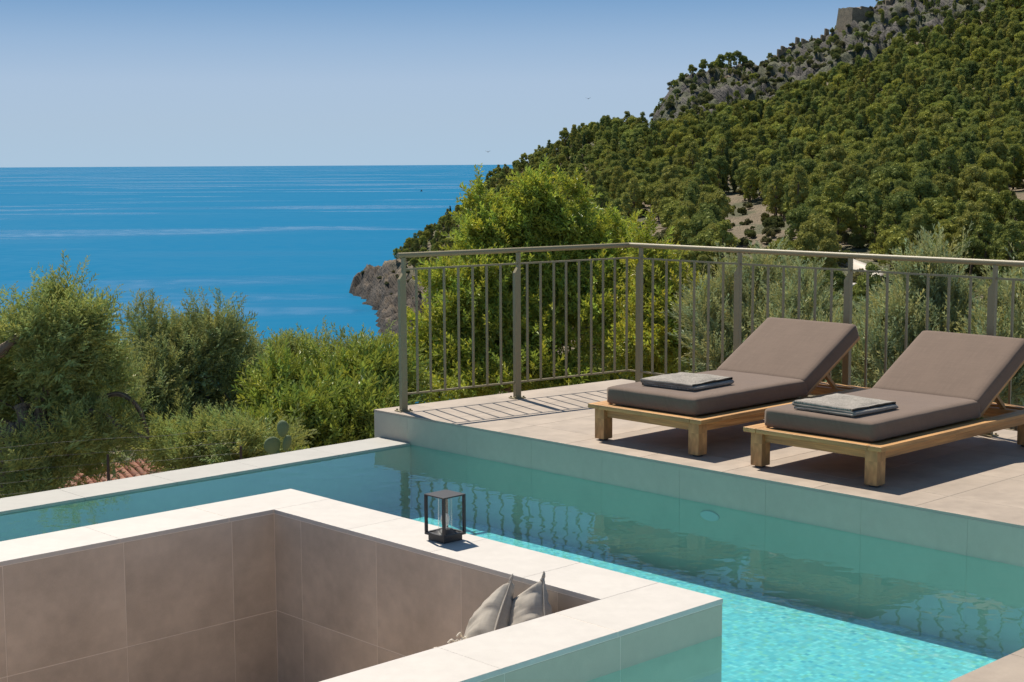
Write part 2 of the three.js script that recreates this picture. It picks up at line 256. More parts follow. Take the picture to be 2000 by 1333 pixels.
function lounger(zc, label) {
  const t = thing('sun_lounger', label, 'sun lounger', [6.70, 0, zc], 0, 'teak loungers on the deck'), W = .888, L = 1.76;
  const put = (n, g, x, y, z, m = mWood, par = t) => { const o = M(n, g, m, par); o.position.set(x, y, z); return o; };
  const yT = .2225;
  put('side_rail', wood(L, .026, .085), L / 2, yT - .013, W / 2 - .0425); put('side_rail', wood(L, .026, .085), L / 2, yT - .013, -W / 2 + .0425);
  put('end_rail', boxUV2(wood(.085, .026, W - .174)), .0425, yT - .013, 0); put('end_rail', boxUV2(wood(.085, .026, W - .174)), L - .0425, yT - .013, 0);
  put('apron', wood(L - .14, .05, .024), L / 2, yT - .052, W / 2 - .055); put('apron', wood(L - .14, .05, .024), L / 2, yT - .052, -W / 2 + .055);
  put('apron', boxUV2(wood(.024, .05, W - .20)), .06, yT - .052, 0); put('apron', boxUV2(wood(.024, .05, W - .20)), L - .06, yT - .052, 0);
  const lg = boxUV2(cbox(.078, yT - .036, .078, .004), true), fg = new THREE.CylinderGeometry(.028, .03, .01, 16);
  for (const x of [.062, L - .10]) for (const z of [-1, 1]) { const l = put('leg', lg, x, .010 + (yT - .036) / 2, z * (W / 2 - .075), mWoodEnd); const f = M('foot', fg, mDark, l); f.position.y = -(yT - .036) / 2 - .005; }
  for (let i = 0; i < 9; i++) put('slat', boxUV2(wood(.1176, .018, W - .172)), .144 + i * .118, yT - .017, 0);
  // raised back frame
  const back = new THREE.Group(); back.name = 'back_frame'; t.add(back); back.position.set(1.165, yT + .006, 0); back.rotation.z = .503;
  for (const z of [-.31, .31]) put('back_rail', wood(.66, .024, .05), .33, -.002, z, mWood, back);
  for (let i = 0; i < 6; i++) put('back_slat', boxUV2(wood(.08, .016, .572)), .06 + i * .108, 0, 0, mWood, back);
  for (const z of [-.25, .25]) { const g = wood(.34, .024, .03); const o = put('prop', g, 1.47, yT + .11, z); o.rotation.z = -.72; }
  put('cross_bar', boxUV2(wood(.04, .024, W - .176)), 1.60, yT - .016, 0);
  const sc = softBox(1.11, .108, .706, .022, .006, zc), bc = softBox(.655, .108, .706, .022, .007, zc + 3);
  const seat = put('seat_cushion', sc, .06 + .555, yT + .056, 0, mCushion);
  const b = put('back_cushion', bc, 0, 0, 0, mCushion); b.rotation.z = .503; b.position.set(1.163 + Math.cos(.503) * .322 - Math.sin(.503) * .062, yT + .008 + Math.sin(.503) * .322 + Math.cos(.503) * .062, 0);
  return t;
}
function boxUV2(g, vert) { const uv = g.attributes.uv, p = g.attributes.position; if (!uv) return boxUV2(boxUV(g), vert); const n = g.attributes.normal; for (let i = 0; i < uv.count; i++) { if (vert) { uv.setXY(i, p.getY(i) + .3, (Math.abs(n.getX(i)) > .5 ? p.getZ(i) : p.getX(i)) * 1 + .2 + n.getX(i) * .13); } else uv.setXY(i, p.getZ(i) + p.getY(i), p.getX(i) + p.getY(i) + .31); } return g; }
srand(5);
lounger(-5.917, 'teak lounger with brown cushion, the one nearer the railing corner');
lounger(-4.7315, 'teak lounger with brown cushion, farther along the deck at the right edge');
function folded(len, wid, layers, t, sd) { // one long cloth folded back and forth
  const path = [], step = t * 1.06, nl = 14;
  for (let k = 0; k < layers; k++) {
    const a = k % 2 ? 1 : -1, in0 = k === 0 || k === layers - 1 ? 0 : 0;
    for (let i = 0; i <= nl; i++) { const u = -a * (1 - 2 * i / nl) * -1; path.push([u * (len / 2 - step * .5), k * step]); }
    if (k < layers - 1) for (let i = 1; i < 6; i++) { const th = -Math.PI / 2 + Math.PI * i / 6; path.push([a * (len / 2 - step * .5) + a * Math.cos(th) * step * .5, k * step + step * .5 + Math.sin(th) * step * .5]); }
  }
  const n = path.length, m = 26, pos = [], idx = [], uv = [], off = [];
  for (let i = 0; i < n; i++) { const a = path[Math.max(0, i - 1)], b = path[Math.min(n - 1, i + 1)], dx = b[0] - a[0], dy = b[1] - a[1], l = Math.hypot(dx, dy) || 1; off.push([-dy / l, dx / l]); }
  const vert = (i, j, s) => { const z = (j / m - .5) * wid * (1 - .02 * Math.sin(path[i][1] * 300 + sd)), nx = off[i][0], ny = off[i][1], e = Math.min(1, Math.min(j, m - j) / 1.2), w = t * .47 * (s) * (.75 + .25 * e); const bump = .004 * (fbm(path[i][0] * 22 + sd, z * 22, sd + path[i][1] * 20, 3) - .5) + .022 * (fbm(path[i][0] * 7 + sd, z * 7, sd, 3) - .5) * (path[i][1] / (t * layers)) - .013 * sstep(.12, .22, Math.hypot(path[i][0], z)) * (path[i][1] / (t * layers)); return [path[i][0] + nx * w + .006 * (fbm(z * 6, path[i][1] * 90, sd, 2) - .5), path[i][1] + ny * w + bump, z]; };
  const strip = (s) => { const b0 = pos.length / 3; for (let i = 0; i < n; i++) for (let j = 0; j <= m; j++) { pos.push(...vert(i, j, s)); uv.push(i / n * len * layers, j / m * wid); } for (let i = 0; i < n - 1; i++) for (let j = 0; j < m; j++) { const a = b0 + i * (m + 1) + j, b = a + m + 1; s > 0 ? idx.push(a, a + 1, b, b, a + 1, b + 1) : idx.push(a, b, a + 1, b, b + 1, a + 1); } return b0; };
  const t0 = strip(1), b0 = strip(-1);
  for (let i = 0; i < n - 1; i++) for (const j of [0, m]) { const a = t0 + i * (m + 1) + j, b = a + m + 1, c = b0 + i * (m + 1) + j, d = c + m + 1; j ? idx.push(a, c, b, b, c, d) : idx.push(a, b, c, b, d, c); }
  for (const i of [0, n - 1]) for (let j = 0; j < m; j++) { const a = t0 + i * (m + 1) + j, c = b0 + i * (m + 1) + j; i ? idx.push(a, a + 1, c, c, a + 1, c + 1) : idx.push(a, c, a + 1, c, c + 1, a + 1); }
  let g = new THREE.BufferGeometry(); g.setAttribute('position', new THREE.Float32BufferAttribute(pos, 3)); g.setAttribute('uv', new THREE.Float32BufferAttribute(uv, 2)); g.setIndex(idx); g.computeVertexNormals(); return g;
}
function towel(x, z, turn, label, sd) { const t = new THREE.Mesh(folded(.40, .40, 3, .0165, sd), mTowel); t.name = numbered('folded_towel'); t.castShadow = t.receiveShadow = true; scene.add(t); t.position.set(x, .3475, z); t.rotation.y = turn; t.userData = { label, category: 'towel', group: 'grey towels on the loungers' }; }
towel(7.115, -5.925, Math.PI / 2 + .05, 'folded grey towel on the lounger nearer the railing corner', 1);
towel(7.01, -4.72, Math.PI / 2 - .04, 'folded grey towel on the lounger at the right edge', 4);

// ------------------------------------------------------------------ lantern
{
  const t = thing('garden_lantern', 'small square dark lantern with a glass cylinder on the pale coping', 'lantern', [4.543, YC, -5.218]);
  const w = .068, p = .0062;
  const put = (n, g, x, y, z, m = mDark, par = t) => { const o = M(n, g, m, par); o.position.set(x, y, z); return o; };
  put('base', cbox(.112, .028, .112, .002), 0, .014, 0);
  for (const s of [-1, 1]) { put('lower_bar', cbox(.136, .012, .013, .001), 0, .033, s * (w - .0065)); put('lower_bar', cbox(.013, .012, .11, .001), s * (w - .0065), .033, 0); }
  put('floor_plate', cbox(.124, .006, .124, .001), 0, .031, 0);
  for (const x of [-1, 1]) for (const z of [-1, 1]) put('post', cbox(.0125, .172, .0125, .001), x * (w - .0062), .0395 + .086, z * (w - .0062));
  put('roof', cbox(.136, .006, .136, .001), 0, .2135, 0);
  put('collar', new THREE.CylinderGeometry(.044, .030, .012, 24), 0, .2045, 0);
  const cone = new THREE.CylinderGeometry(.032, .055, .020, 4, 1); cone.rotateY(Math.PI / 4); put('socket_mount', cone, 0, .044, 0);
  const cyl = new THREE.LatheGeometry([[.033, 0], [.033, .144], [.0312, .144], [.0312, 0]].map(([x, y]) => new THREE.Vector2(x, y)), 32); put('glass_cylinder', cyl, 0, .0545, 0, mGlass);
  const bulb = new THREE.LatheGeometry([[.008, 0], [.009, .01], [.017, .022], [.0215, .04], [.019, .056], [.011, .067], [.0005, .071]].map(([x, y]) => new THREE.Vector2(x, y)), 20); put('bulb', bulb, 0, .055, 0, mBulb);
}
// ------------------------------------------------------------------ cushions and throw in the pit
function pillowGeo(s, th, sd) {
  const n = 40, pos = [], idx = [], uv = [];
  for (const side of [1, -1]) {
    const b = pos.length / 3;
    for (let i = 0; i <= n; i++) for (let j = 0; j <= n; j++) {
      const u = i / n * 2 - 1, v = j / n * 2 - 1, pin = 1 - .10 * (1 - u * u) * Math.abs(v) ** 3, pin2 = 1 - .10 * (1 - v * v) * Math.abs(u) ** 3;
      const e = Math.pow(Math.max(0, (1 - u * u) * (1 - v * v)), .42), edge = Math.max(Math.abs(u), Math.abs(v)), wr = e * .022 * (fbm(u * 1.6 + sd, v * 6, sd + side * 3, 3) - .5) + sstep(.35, .9, u) * (1 - sstep(.97, 1, edge)) * .020 * (vn(v * 7 + sd, u * 1.2, side * 4) - .5);
      pos.push(u * s / 2 * pin2, v * s / 2 * pin, side * (th / 2 * e + wr)); uv.push(u * s / 2, v * s / 2);
    }
    for (let i = 0; i < n; i++) for (let j = 0; j < n; j++) { const a = b + i * (n + 1) + j, c = a + n + 1; side > 0 ? idx.push(a, c, a + 1, c, c + 1, a + 1) : idx.push(a, a + 1, c, c, a + 1, c + 1); }
  }
  let g = new THREE.BufferGeometry(); g.setAttribute('position', new THREE.Float32BufferAttribute(pos, 3)); g.setAttribute('uv', new THREE.Float32BufferAttribute(uv, 2)); g.setIndex(idx); g = mergeVertices(g, 1e-4); g.computeVertexNormals(); return g;
}
function pillow(top, up, face, label, sd, spin) { // top corner place, the cushion's up edge, the way its face points
  const z = face.clone().normalize(), y0 = up.clone().addScaledVector(z, -up.dot(z)).normalize(), x0 = y0.clone().cross(z), s = .40, x = x0.clone().multiplyScalar(Math.cos(spin)).addScaledVector(y0, Math.sin(spin)), y = y0.clone().multiplyScalar(Math.cos(spin)).addScaledVector(x0, -Math.sin(spin));
  const t = thing('scatter_cushion', label, 'cushion', [0, 0, 0], 0, 'linen cushions in the pit');
  const m = new THREE.Matrix4().makeBasis(x, y, z); t.quaternion.setFromRotationMatrix(m); t.position.copy(top).addScaledVector(y, -s / 2).addScaledVector(x, -s / 2);
  M('cover', pillowGeo(s, .17, sd), mLinen, t);
  const seam = tube([V(s / 2, s / 2, 0), V(s / 2 * .91, 0, .004), V(s / 2, -s / 2, 0)], [.004, .005, .004], 6, .5, sd); M('seam', seam, mLinen, t);
  const ear = tube([V(s / 2 - .012, s / 2 - .012, 0), V(s / 2 + .006, s / 2 + .008, .002), V(s / 2 + .012, s / 2 + .020, .004)], [.010, .006, .002], 6, .5, sd); M('corner', ear, mLinen, t);
}
const IMG_L = V(-Math.cos(YAW), 0, -Math.sin(YAW)), TOCAM = V(-Math.sin(YAW), 0, Math.cos(YAW));
pillow(V(4.20, -.008, -4.415), V(.05, .97, -.12), IMG_L.clone().addScaledVector(TOCAM, .05).add(V(0, .42, 0)), 'beige linen cushion standing beside the knotted fringe of the throw', 2, .6);
pillow(V(4.245, .022, -4.275), V(-.12, .95, .10), IMG_L.clone().addScaledVector(TOCAM, .55).add(V(0, .30, 0)), 'beige linen cushion leaning in the corner by the pale coping', 9, .75);
{
  const t = thing('fringed_throw', 'cream throw with knotted fringe lying in the pit beside the cushions', 'throw', [3.98, -.40, -4.46]);
  srand(77);
  const s = new THREE.Shape([[-.2, -.1], [.14, -.1], [.13, .08], [.05, .115], [-.06, .09], [-.2, .03]].map(([x, y]) => new THREE.Vector2(x, y)));
  const g = new THREE.ExtrudeGeometry(s, { depth: .16, bevelEnabled: true, bevelSize: .012, bevelThickness: .012, bevelSegments: 3 }); g.translate(0, 0, -.08); M('folds', g, mFringe, t);
  const strands = []; for (let i = 0; i < 90; i++) { const u = i / 89, b = V(mix(-.12, .13, u) + rr(-.01, .01), mix(.115, .165, u) + rr(-.03, .02), rr(-.06, .06)), k = V(rr(-.03, .02), rr(-.005, .03), rr(-.02, .02)); strands.push(tube([b, b.clone().addScaledVector(k, .6), b.clone().add(k), b.clone().add(k).add(V(rr(-.02, .01), rr(-.02, .012), rr(-.015, .015)))], [.0035, .0045, .003, .0045], 5, .3, i)); }
  M('fringe', mergeGeometries(strands), mFringe, t).userData.kind = 'stuff';
}

// ------------------------------------------------------------------ sea
const SEA = -50;
{
  const az0 = YAW - 1.15, az1 = YAW + 1.15, na = 120, rad = []; for (let r = 150; r < 62000; r *= 1.05) rad.push(r); rad.push(62000);
  const pos = [], uv = [], idx = [];
  for (const r of rad) for (let i = 0; i <= na; i++) {
    const a = mix(az0, az1, i / na), x = Math.sin(a) * r, z = -Math.cos(a) * r; pos.push(x, SEA, z); uv.push((x * Math.cos(YAW) + z * Math.sin(YAW)) / 12000, (x * Math.sin(YAW) - z * Math.cos(YAW)) / 12000);
  }
  for (let j = 0; j < rad.length - 1; j++) for (let i = 0; i < na; i++) { const a = j * (na + 1) + i, b = a + na + 1; idx.push(a, a + 1, b, a + 1, b + 1, b); }
  const g = new THREE.BufferGeometry(); g.setAttribute('position', new THREE.Float32BufferAttribute(pos, 3)); g.setAttribute('uv', new THREE.Float32BufferAttribute(uv, 2)); g.setIndex(idx); g.computeVertexNormals();
  // wind-ruffled water with winding lanes of smooth water
  const ca = Math.cos(YAW), sa = Math.sin(YAW), slick = tex(2048, (u, v) => { let s = 0; for (const [n, m, t, o] of [[5, 16, .76, 1], [11, 34, .70, 2], [26, 76, .72, 3], [60, 150, .74, 4]]) { const wv = v + .012 * (fbm(u * 14, v * 30, 40, 3) - .5), a = mix(vn(u * n + 31.7, wv * m + 4.4, o, 0), vn(u * n * 2.3, wv * m * 2.3, o + 9, 0), .3); s = Math.max(s, sstep(t - .10, t + .05, a)); } return mix(.70, .22, s) + .10 * (vn(u * 90, v * 200, 8) - .5) + .16 * (hash(Math.floor(u * 2048), Math.floor(v * 2048), 3) - .5); });
  slick.rotation = 0; const s = M('sea', g, phy({ color: C(0, .135, .275), roughness: 1, roughnessMap: slick, ior: 1.33, specularIntensity: .13 }), scene); s.userData = { kind: 'structure', label: 'calm blue sea', category: 'sea' };
}
// ------------------------------------------------------------------ terrain: near slope and the wooded headland
const COLS = [ // [photo column, [[photo row, distance], ...]] of the hill's slope, near to far; the last is its skyline
  [640, []], [672, []],
  [690, [[579, 606], [553, 628]]], [718, [[592, 575], [533, 622]]], [751, [[664, 456], [602, 515], [522, 604]]], [800, [[690, 424], [600, 500], [482, 612]]],
  [850, [[722, 389], [570, 500], [446, 622]]], [900, [[700, 350], [520, 510], [412, 630]]], [970, [[660, 300], [480, 500], [346, 640]]], [1040, [[640, 280], [470, 470], [320, 640]]],
  [1100, [[620, 270], [460, 430], [286, 630]]], [1150, [[610, 265], [455, 415], [266, 625]]], [1200, [[600, 260], [450, 395], [266, 620]]], [1255, [[585, 250], [450, 380], [272, 612]]],
  [1275, [[580, 248], [450, 375], [268, 640], [226, 765]]], [1310, [[570, 244], [450, 365], [262, 640], [180, 768]]], [1335, [[560, 240], [450, 360], [240, 660], [150, 770]]],
  [1385, [[560, 238], [450, 352], [214, 690], [135, 775]]], [1460, [[560, 235], [450, 343], [200, 700], [142, 780]]], [1490, [[560, 234], [450, 340], [192, 705], [138, 785]]], [1560, [[565, 232], [450, 332], [155, 715], [106, 800]]],
  [1640, [[575, 228], [450, 322], [125, 720], [62, 812]]], [1700, [[585, 225], [450, 318], [100, 730], [20, 820]]], [1800, [[600, 220], [450, 310], [50, 740], [-22, 830]]], [2000, [[620, 210], [450, 300], [0, 740], [-80, 845]]], [2400, [[640, 200], [450, 290], [-60, 740], [-150, 850]]],
];
const horizonRow = (px) => 319.3 + (1000 - px) * .00544;
const rowOf = (px, h, r) => horizonRow(px) - FPX * 1.0134 * (h - EYE.y) / (r * Math.cos(Math.atan((px - 1000) / FPX)));
const heightAt = (px, py, r) => EYE.y - (py - horizonRow(px)) * r * Math.cos(Math.atan((px - 1000) / FPX)) / (FPX * 1.0134);
const profiles = COLS.map(([px, ks]) => {
  const near = [[0, -2.3], [9, -2.3], [16, -3.4], [40, -8.4], [100, -16.5]];
  if (!ks.length) return { px, k: [...near, [200, -34], [300, -52], [400, -60], [1200, -62]] };
  const first = ks[0], h0 = heightAt(px, first[0], first[1]);
  if (h0 < -38) near.push([200, -34], [290, -53], [first[1] - 25, -56]); else near.push([160, Math.min(-18, h0 - 1)]);
  const k = [...near];
  for (let i = 0; i < ks.length; i++) {
    if (i) for (let s = 1; s < 6; s++) { const t = s / 6, r = mix(ks[i - 1][1], ks[i][1], t), py = mix(ks[i - 1][0], ks[i][0], t); k.push([r, heightAt(px, py, r)]); }
    k.push([ks[i][1], heightAt(px, ks[i][0], ks[i][1])]);
  }
  const last = k[k.length - 1]; k.push([last[0] + 25, last[1] - 6], [last[0] + 80, Math.max(-62, last[1] - 40)], [last[0] + 200, -62], [1400, -62]);
  return { px, k };
});
const profH = (p, r) => { const k = p.k; let i = 0; while (i < k.length - 2 && r > k[i + 1][0]) i++; return mix(k[i][1], k[i + 1][1], clamp((r - k[i][0]) / (k[i + 1][0] - k[i][0]))); };
function base(px, r) { if (px <= COLS[0][0]) return profH(profiles[0], r); let i = 0; while (i < profiles.length - 2 && px > profiles[i + 1].px) i++; const t = clamp((px - profiles[i].px) / (profiles[i + 1].px - profiles[i].px)); return mix(profH(profiles[i], r), profH(profiles[i + 1], r), t); }
// where the photograph shows bare ground (outlines in photo rows and columns, looked up for points of the terrain)
const forestTop = [[1262, 262], [1330, 228], [1400, 216], [1440, 198], [1500, 190], [1560, 160], [1620, 136], [1700, 112], [1750, 80], [1850, 35], [1930, 5], [2400, -90]];
const lineAt = (L, x) => { if (x <= L[0][0]) return L[0][1]; for (let i = 0; i < L.length - 1; i++) if (x <= L[i + 1][0]) return mix(L[i][1], L[i + 1][1], (x - L[i][0]) / (L[i + 1][0] - L[i][0])); return L[L.length - 1][1]; };
const inside = (poly, x, y) => { let c = false; for (let i = 0, j = poly.length - 1; i < poly.length; j = i++) if ((poly[i][1] > y) !== (poly[j][1] > y) && x < (poly[j][0] - poly[i][0]) * (y - poly[i][1]) / (poly[j][1] - poly[i][1]) + poly[i][0]) c = !c; return c; };
const CLEAR = [[[1385, 385], [1425, 372], [1480, 412], [1575, 470], [1560, 500], [1400, 500], [1425, 450]], [[1245, 430], [1280, 425], [1330, 490], [1320, 520], [1270, 560], [1225, 540]], [[1955, 378], [2000, 372], [2010, 400], [1960, 395]], [[1625, 486], [1740, 505], [1730, 580], [1640, 590]], [[1860, 560], [1940, 545], [1960, 640], [1870, 640]]];
const isRock = (px, py, r, h) => (px > 1262 && r > 600 && py < lineAt(forestTop, px) + 8 ? 1 : 0);
const coastRock = (px, h) => (px < 1000 ? sstep(-33 - (px > 780 ? (px - 780) * .06 : 0), -40 - (px > 780 ? (px - 780) * .06 : 0), h) : 0);
function ground(px, r) {
  let h = base(px, r); if (r < 60) return h + .25 * (fbm(px * .02, r * .5, 2, 3) - .5);
  const a = Math.atan((px - 1000) / FPX) + YAW, x = Math.sin(a) * r, z = -Math.cos(a) * r;
  const py = rowOf(px, h, r), rk = Math.max(isRock(px, py, r, h), coastRock(px, h) * (h > -56 ? 1 : 0));
  h += 5 * (fbm(x / 40, z / 40, 5, 4) - .5) * sstep(150, 260, r) * (h > -47 || px > 900 ? 1 : .25);
  if (rk > 0) { const rd = (f, s) => 1 - Math.abs(fbm(x / f, z / f, s, 3) * 2 - 1); h += rk * ((rd(26, 3) - .72) * 9 + (rd(9, 6) - .72) * 5 + (rd(4.2, 12) - .72) * 4.2) * (px < 1000 ? 1.0 : 1.3); }
  return h;
}
const place = (px, r) => { const a = Math.atan((px - 1000) / FPX) + YAW; return V(Math.sin(a) * r, ground(px, r), -Math.cos(a) * r); };
function hit(px, py, from = 70) { for (let r = from; r < 900; r += 1.5) if (rowOf(px, ground(px, r), r) <= py) return r; return null; }
{
  const pxs = []; for (let p = -1400; p < 600; p += 60) pxs.push(p); for (let p = 600; p < 1000; p += 2.5) pxs.push(p); for (let p = 1000; p < 2060; p += 4) pxs.push(p); for (let p = 2060; p <= 2400; p += 17) pxs.push(p); for (let p = 2500; p < 7000; p += 250) pxs.push(p);
  const rs = [6]; while (rs[rs.length - 1] < 1000) { const r = rs[rs.length - 1]; rs.push(r + (r < 60 ? 2.5 : r < 200 ? 6 : r < 850 ? 2.2 : 20)); }
  const pos = [], col = [], uv = [], idx = [];
  for (const r of rs) for (const px of pxs) {
    const q = place(px, r), py = rowOf(px, q.y, r), rk = Math.max(isRock(px, py, r, q.y), coastRock(px, q.y)); pos.push(q.x, q.y, q.z); uv.push(q.x / 6, (q.z + q.y) / 6);
    const n = fbm(q.x / 8, q.z / 8, 2, 4), n2 = fbm(q.x / 2.5, q.z / 2.5 + q.y, 6, 3), veg = sstep(.50, .60, fbm(q.x / 11, q.z / 11, 31, 3));
    let c = [.20 + .12 * (n - .5), .155 + .09 * (n - .5), .098 + .055 * (n - .5)]; // dry earth under the trees
    c = c.map((v, k) => mix(v, [.075, .085, .035][k], veg * .8));
    const rc = mix(.03, .15, clamp((n * .8 + n2 * .6 - .35) * 1.3)), rock = [rc * 1.0, rc * .89, rc * .76]; let rr0 = rock; if (px > 1200) rr0 = rock.map((v, k) => mix(v, [.085, .092, .045][k], sstep(.46, .56, fbm(q.x / 6, q.z / 6, 40, 3)) * .8));
    if (px < 1000) rr0 = rock.map((v, k) => v * (q.y < SEA + 2.2 + 2 * n ? .5 : 1) * [1.0, .86, .72][k] * (.7 + .6 * n2)); // wet, dark rock at the waterline
    c = c.map((v, k) => mix(v, rr0[k], rk)); col.push(...c);
  }
  const nx = pxs.length; for (let j = 0; j < rs.length - 1; j++) for (let i = 0; i < nx - 1; i++) { const a = j * nx + i, b = a + nx; idx.push(a, a + 1, b, a + 1, b + 1, b); }
  const g = new THREE.BufferGeometry(); g.setAttribute('position', new THREE.Float32BufferAttribute(pos, 3)); g.setAttribute('color', new THREE.Float32BufferAttribute(col, 3)); g.setAttribute('uv', new THREE.Float32BufferAttribute(uv, 2)); g.setIndex(idx); g.computeVertexNormals();
  const o = M('hillside', g, std({ vertexColors: true, roughness: .95, bumpMap: tex(256, (u, v) => fbm(u * 12, v * 12, 3, 4, 12)), bumpScale: .8 }), scene); o.userData = { kind: 'structure', label: 'slope and wooded headland above the sea', category: 'hillside' };
}
// ------------------------------------------------------------------ pines on the headland
function puffGeo(list) { return mergeGeometries(list); }
const leafyTri = (arr, c, n, s) => { // one tuft: two crossed slivers about a point, leaning along n
  const a = V(rr(-1, 1), rr(-1, 1), rr(-1, 1)).cross(n).normalize(), b = a.clone().cross(n).normalize();
  for (const [u, v] of [[a, b], [b, a]]) { const p0 = c.clone().addScaledVector(u, -s * .5), p1 = c.clone().addScaledVector(u, s * .5), p2 = c.clone().addScaledVector(n, s * .75).addScaledVector(v, s * rr(-.3, .3)); for (const p of [p0, p1, p2]) arr.push(p.x, p.y, p.z); }
};
function pineCrown(sd, shape) {
  srand(sd); const tri = [], cores = [];
  const nC = shape === 'cypress' ? 14 : shape === 'bush' ? 7 : 27;
  for (let k = 0; k < nC; k++) {
    let c, r;
    if (shape === 'cypress') { const t = k / nC; c = V(rr(-.12, .12), .4 + t * 7.6, rr(-.12, .12)); r = .62 * Math.sin(Math.PI * (t * .86 + .13)) ** .8 + .12; }
    else if (shape === 'bush') { const a = R() * 6.283; c = V(Math.cos(a) * rr(0, .8), rr(.4, 1.0), Math.sin(a) * rr(0, .8)); r = rr(.4, .7); }
    else { const a = k * 2.4 + rr(-.4, .4), t = (k + .5) / nC, tall = shape === 'tall', y = tall ? mix(1.6, 8.2, t) : mix(2.6, 6.8, Math.sqrt(t)), rad = (tall ? 1.5 * Math.sin(Math.PI * clamp(.25 + t * .68)) : 2.5 * Math.sqrt(1 - t * .93)) * rr(.55, 1.05); c = V(Math.cos(a) * rad, y + rr(-.3, .3), Math.sin(a) * rad); r = rr(.5, .92) * (tall ? .85 : 1); }
    const core = new THREE.IcosahedronGeometry(r * .7, 0), p = core.attributes.position; for (let i = 0; i < p.count; i++) { const q = V(p.getX(i), p.getY(i), p.getZ(i)), m = .8 + .4 * vn(q.x * 2.5 + k * 5, q.y * 2.5, q.z * 2.5 + sd); p.setXYZ(i, q.x * m + c.x, q.y * m * .82 + c.y, q.z * m + c.z); } core.deleteAttribute('uv'); core.computeVertexNormals(); cores.push(core);
    const nT = Math.round((shape === 'cypress' ? 60 : 84) * (r / .8) ** 1.6) + 10;
    for (let i = 0; i < nT; i++) { const u = rr(-.85, 1), a = R() * 6.283, s = Math.sqrt(1 - u * u), d = V(Math.cos(a) * s, u, Math.sin(a) * s); leafyTri(tri, c.clone().add(V(d.x * r * rr(.7, .95), d.y * r * .85 * rr(.7, .95), d.z * r * rr(.7, .95))), d.clone().add(V(rr(-.5, .5), rr(-.1, .7), rr(-.5, .5))).normalize(), rr(.2, .36)); }
  }
  const g = new THREE.BufferGeometry(); g.setAttribute('position', new THREE.Float32BufferAttribute(tri, 3)); g.computeVertexNormals();
  return mergeGeometries([g, ...cores.map((c) => c.index ? c.toNonIndexed() : c)]);
}
function pineTrunk(sd, hgt) { srand(sd); return mergeGeometries([tube([V(0, -1.2, 0), V(rr(-.1, .1), hgt * .4, rr(-.1, .1)), V(rr(-.3, .3), hgt, rr(-.3, .3))], [.24, .17, .10], 6, .2, sd), ...[0, 1, 2].map((i) => { const a = i * 2.1 + sd; return tube([V(0, hgt * .55, 0), V(Math.cos(a) * .7, hgt * .75, Math.sin(a) * .7), V(Math.cos(a) * 1.5, hgt * .95, Math.sin(a) * 1.5)], [.1, .07, .04], 4, 0, i); })]); }
const needle = (r, g, b) => phy({ color: C(r, g, b), roughness: .95, transmission: .24, thickness: 0, specularIntensity: .3 });
const mNeedle = [needle(.345, .36, .088), needle(.30, .325, .086), needle(.375, .375, .088), needle(.25, .285, .082), needle(.36, .35, .095)], mCypress = needle(.085, .12, .045), mBushN = [needle(.19, .205, .07), needle(.21, .20, .09)];
const mBark = std({ color: C(.16, .12, .085), roughness: .95 });
const KIND = [['round', 11], ['round', 12], ['round', 13], ['tall', 14], ['tall', 15]].map(([s, k]) => ({ crown: pineCrown(k, s), trunk: pineTrunk(k, s === 'tall' ? 6.4 : 5.2), s }));
const CYP = { crown: pineCrown(31, 'cypress'), trunk: pineTrunk(31, 2) }, BUSH = [pineCrown(41, 'bush'), pineCrown(42, 'bush')];
srand(2024);
const spots = [];
for (let r = 88; r < 835;) {
  const gap = r < 250 ? 5.6 : mix(5.3, 3.75, r > 420 ? 1 : 0), dpx = gap / r * FPX; 
  for (let px = 690 + R() * dpx; px < 2140; px += dpx * rr(.75, 1.25) * (r > 420 ? mix(.95, 1.45, sstep(1000, 1300, px)) : 1)) {
    const q = place(px, r + rr(-2, 2)), rad = Math.hypot(q.x, q.z), py = rowOf(px, q.y, rad); if (q.y < SEA + (px < 900 ? 5 + rr(0, 3) : 5)) continue;
    const rk = isRock(px, py - 4, rad, q.y); if (px < 1000 && coastRock(px, q.y) > .35) { if (R() > .3) continue; spots.push({ q, px, py, r: rad, kind: 1, sc: rr(.35, .8), bush: true, cyp: false, turn: R() * 6.283, tint: R() }); continue; }
    let kind = Math.floor(R() * 5), sc = rr(.72, 1.36) * (r > 450 ? mix(.55, 1, sstep(980, 1320, px)) : 1), bush = false;
    if (CLEAR.some((c) => inside(c, px, py) || inside(c, px, py - 18) || inside(c, px, py - 36) || inside(c, px, py - 54))) { if (R() > .42) continue; bush = true; sc = rr(.3, .8); }
    const above = px > 1262 && r > 600 && py < lineAt(forestTop, px) + 34; if (rk || above) { if (R() > .85) continue; bush = R() > .3; sc = bush ? rr(.7, 1.7) : rr(.4, .7); }
    if (rad < 330 && px < 900) continue; if (rad < 230) { sc *= .72; if (px < 1240) { if (R() > .5) continue; } if (R() < .35) bush = true; }
    if (R() < .05) continue;
    const cyp = !bush && R() < (px > 1380 && py > 180 && py < 420 ? .10 : .025);
    spots.push({ q, px, py, r: rad, kind, sc, bush, cyp, turn: R() * 6.283, tint: R() });
    if (!rk && R() < .32) { const px2 = px + rr(-.5, .5) * dpx, q2 = place(px2, rad + rr(-3, 3)); spots.push({ q: q2, px: px2, py, r: rad, kind, sc: rr(.6, 1.4), bush: true, cyp: false, turn: R() * 6.283, tint: R() }); }
  }
  r += r < 250 ? 5.2 : 5.2;
}
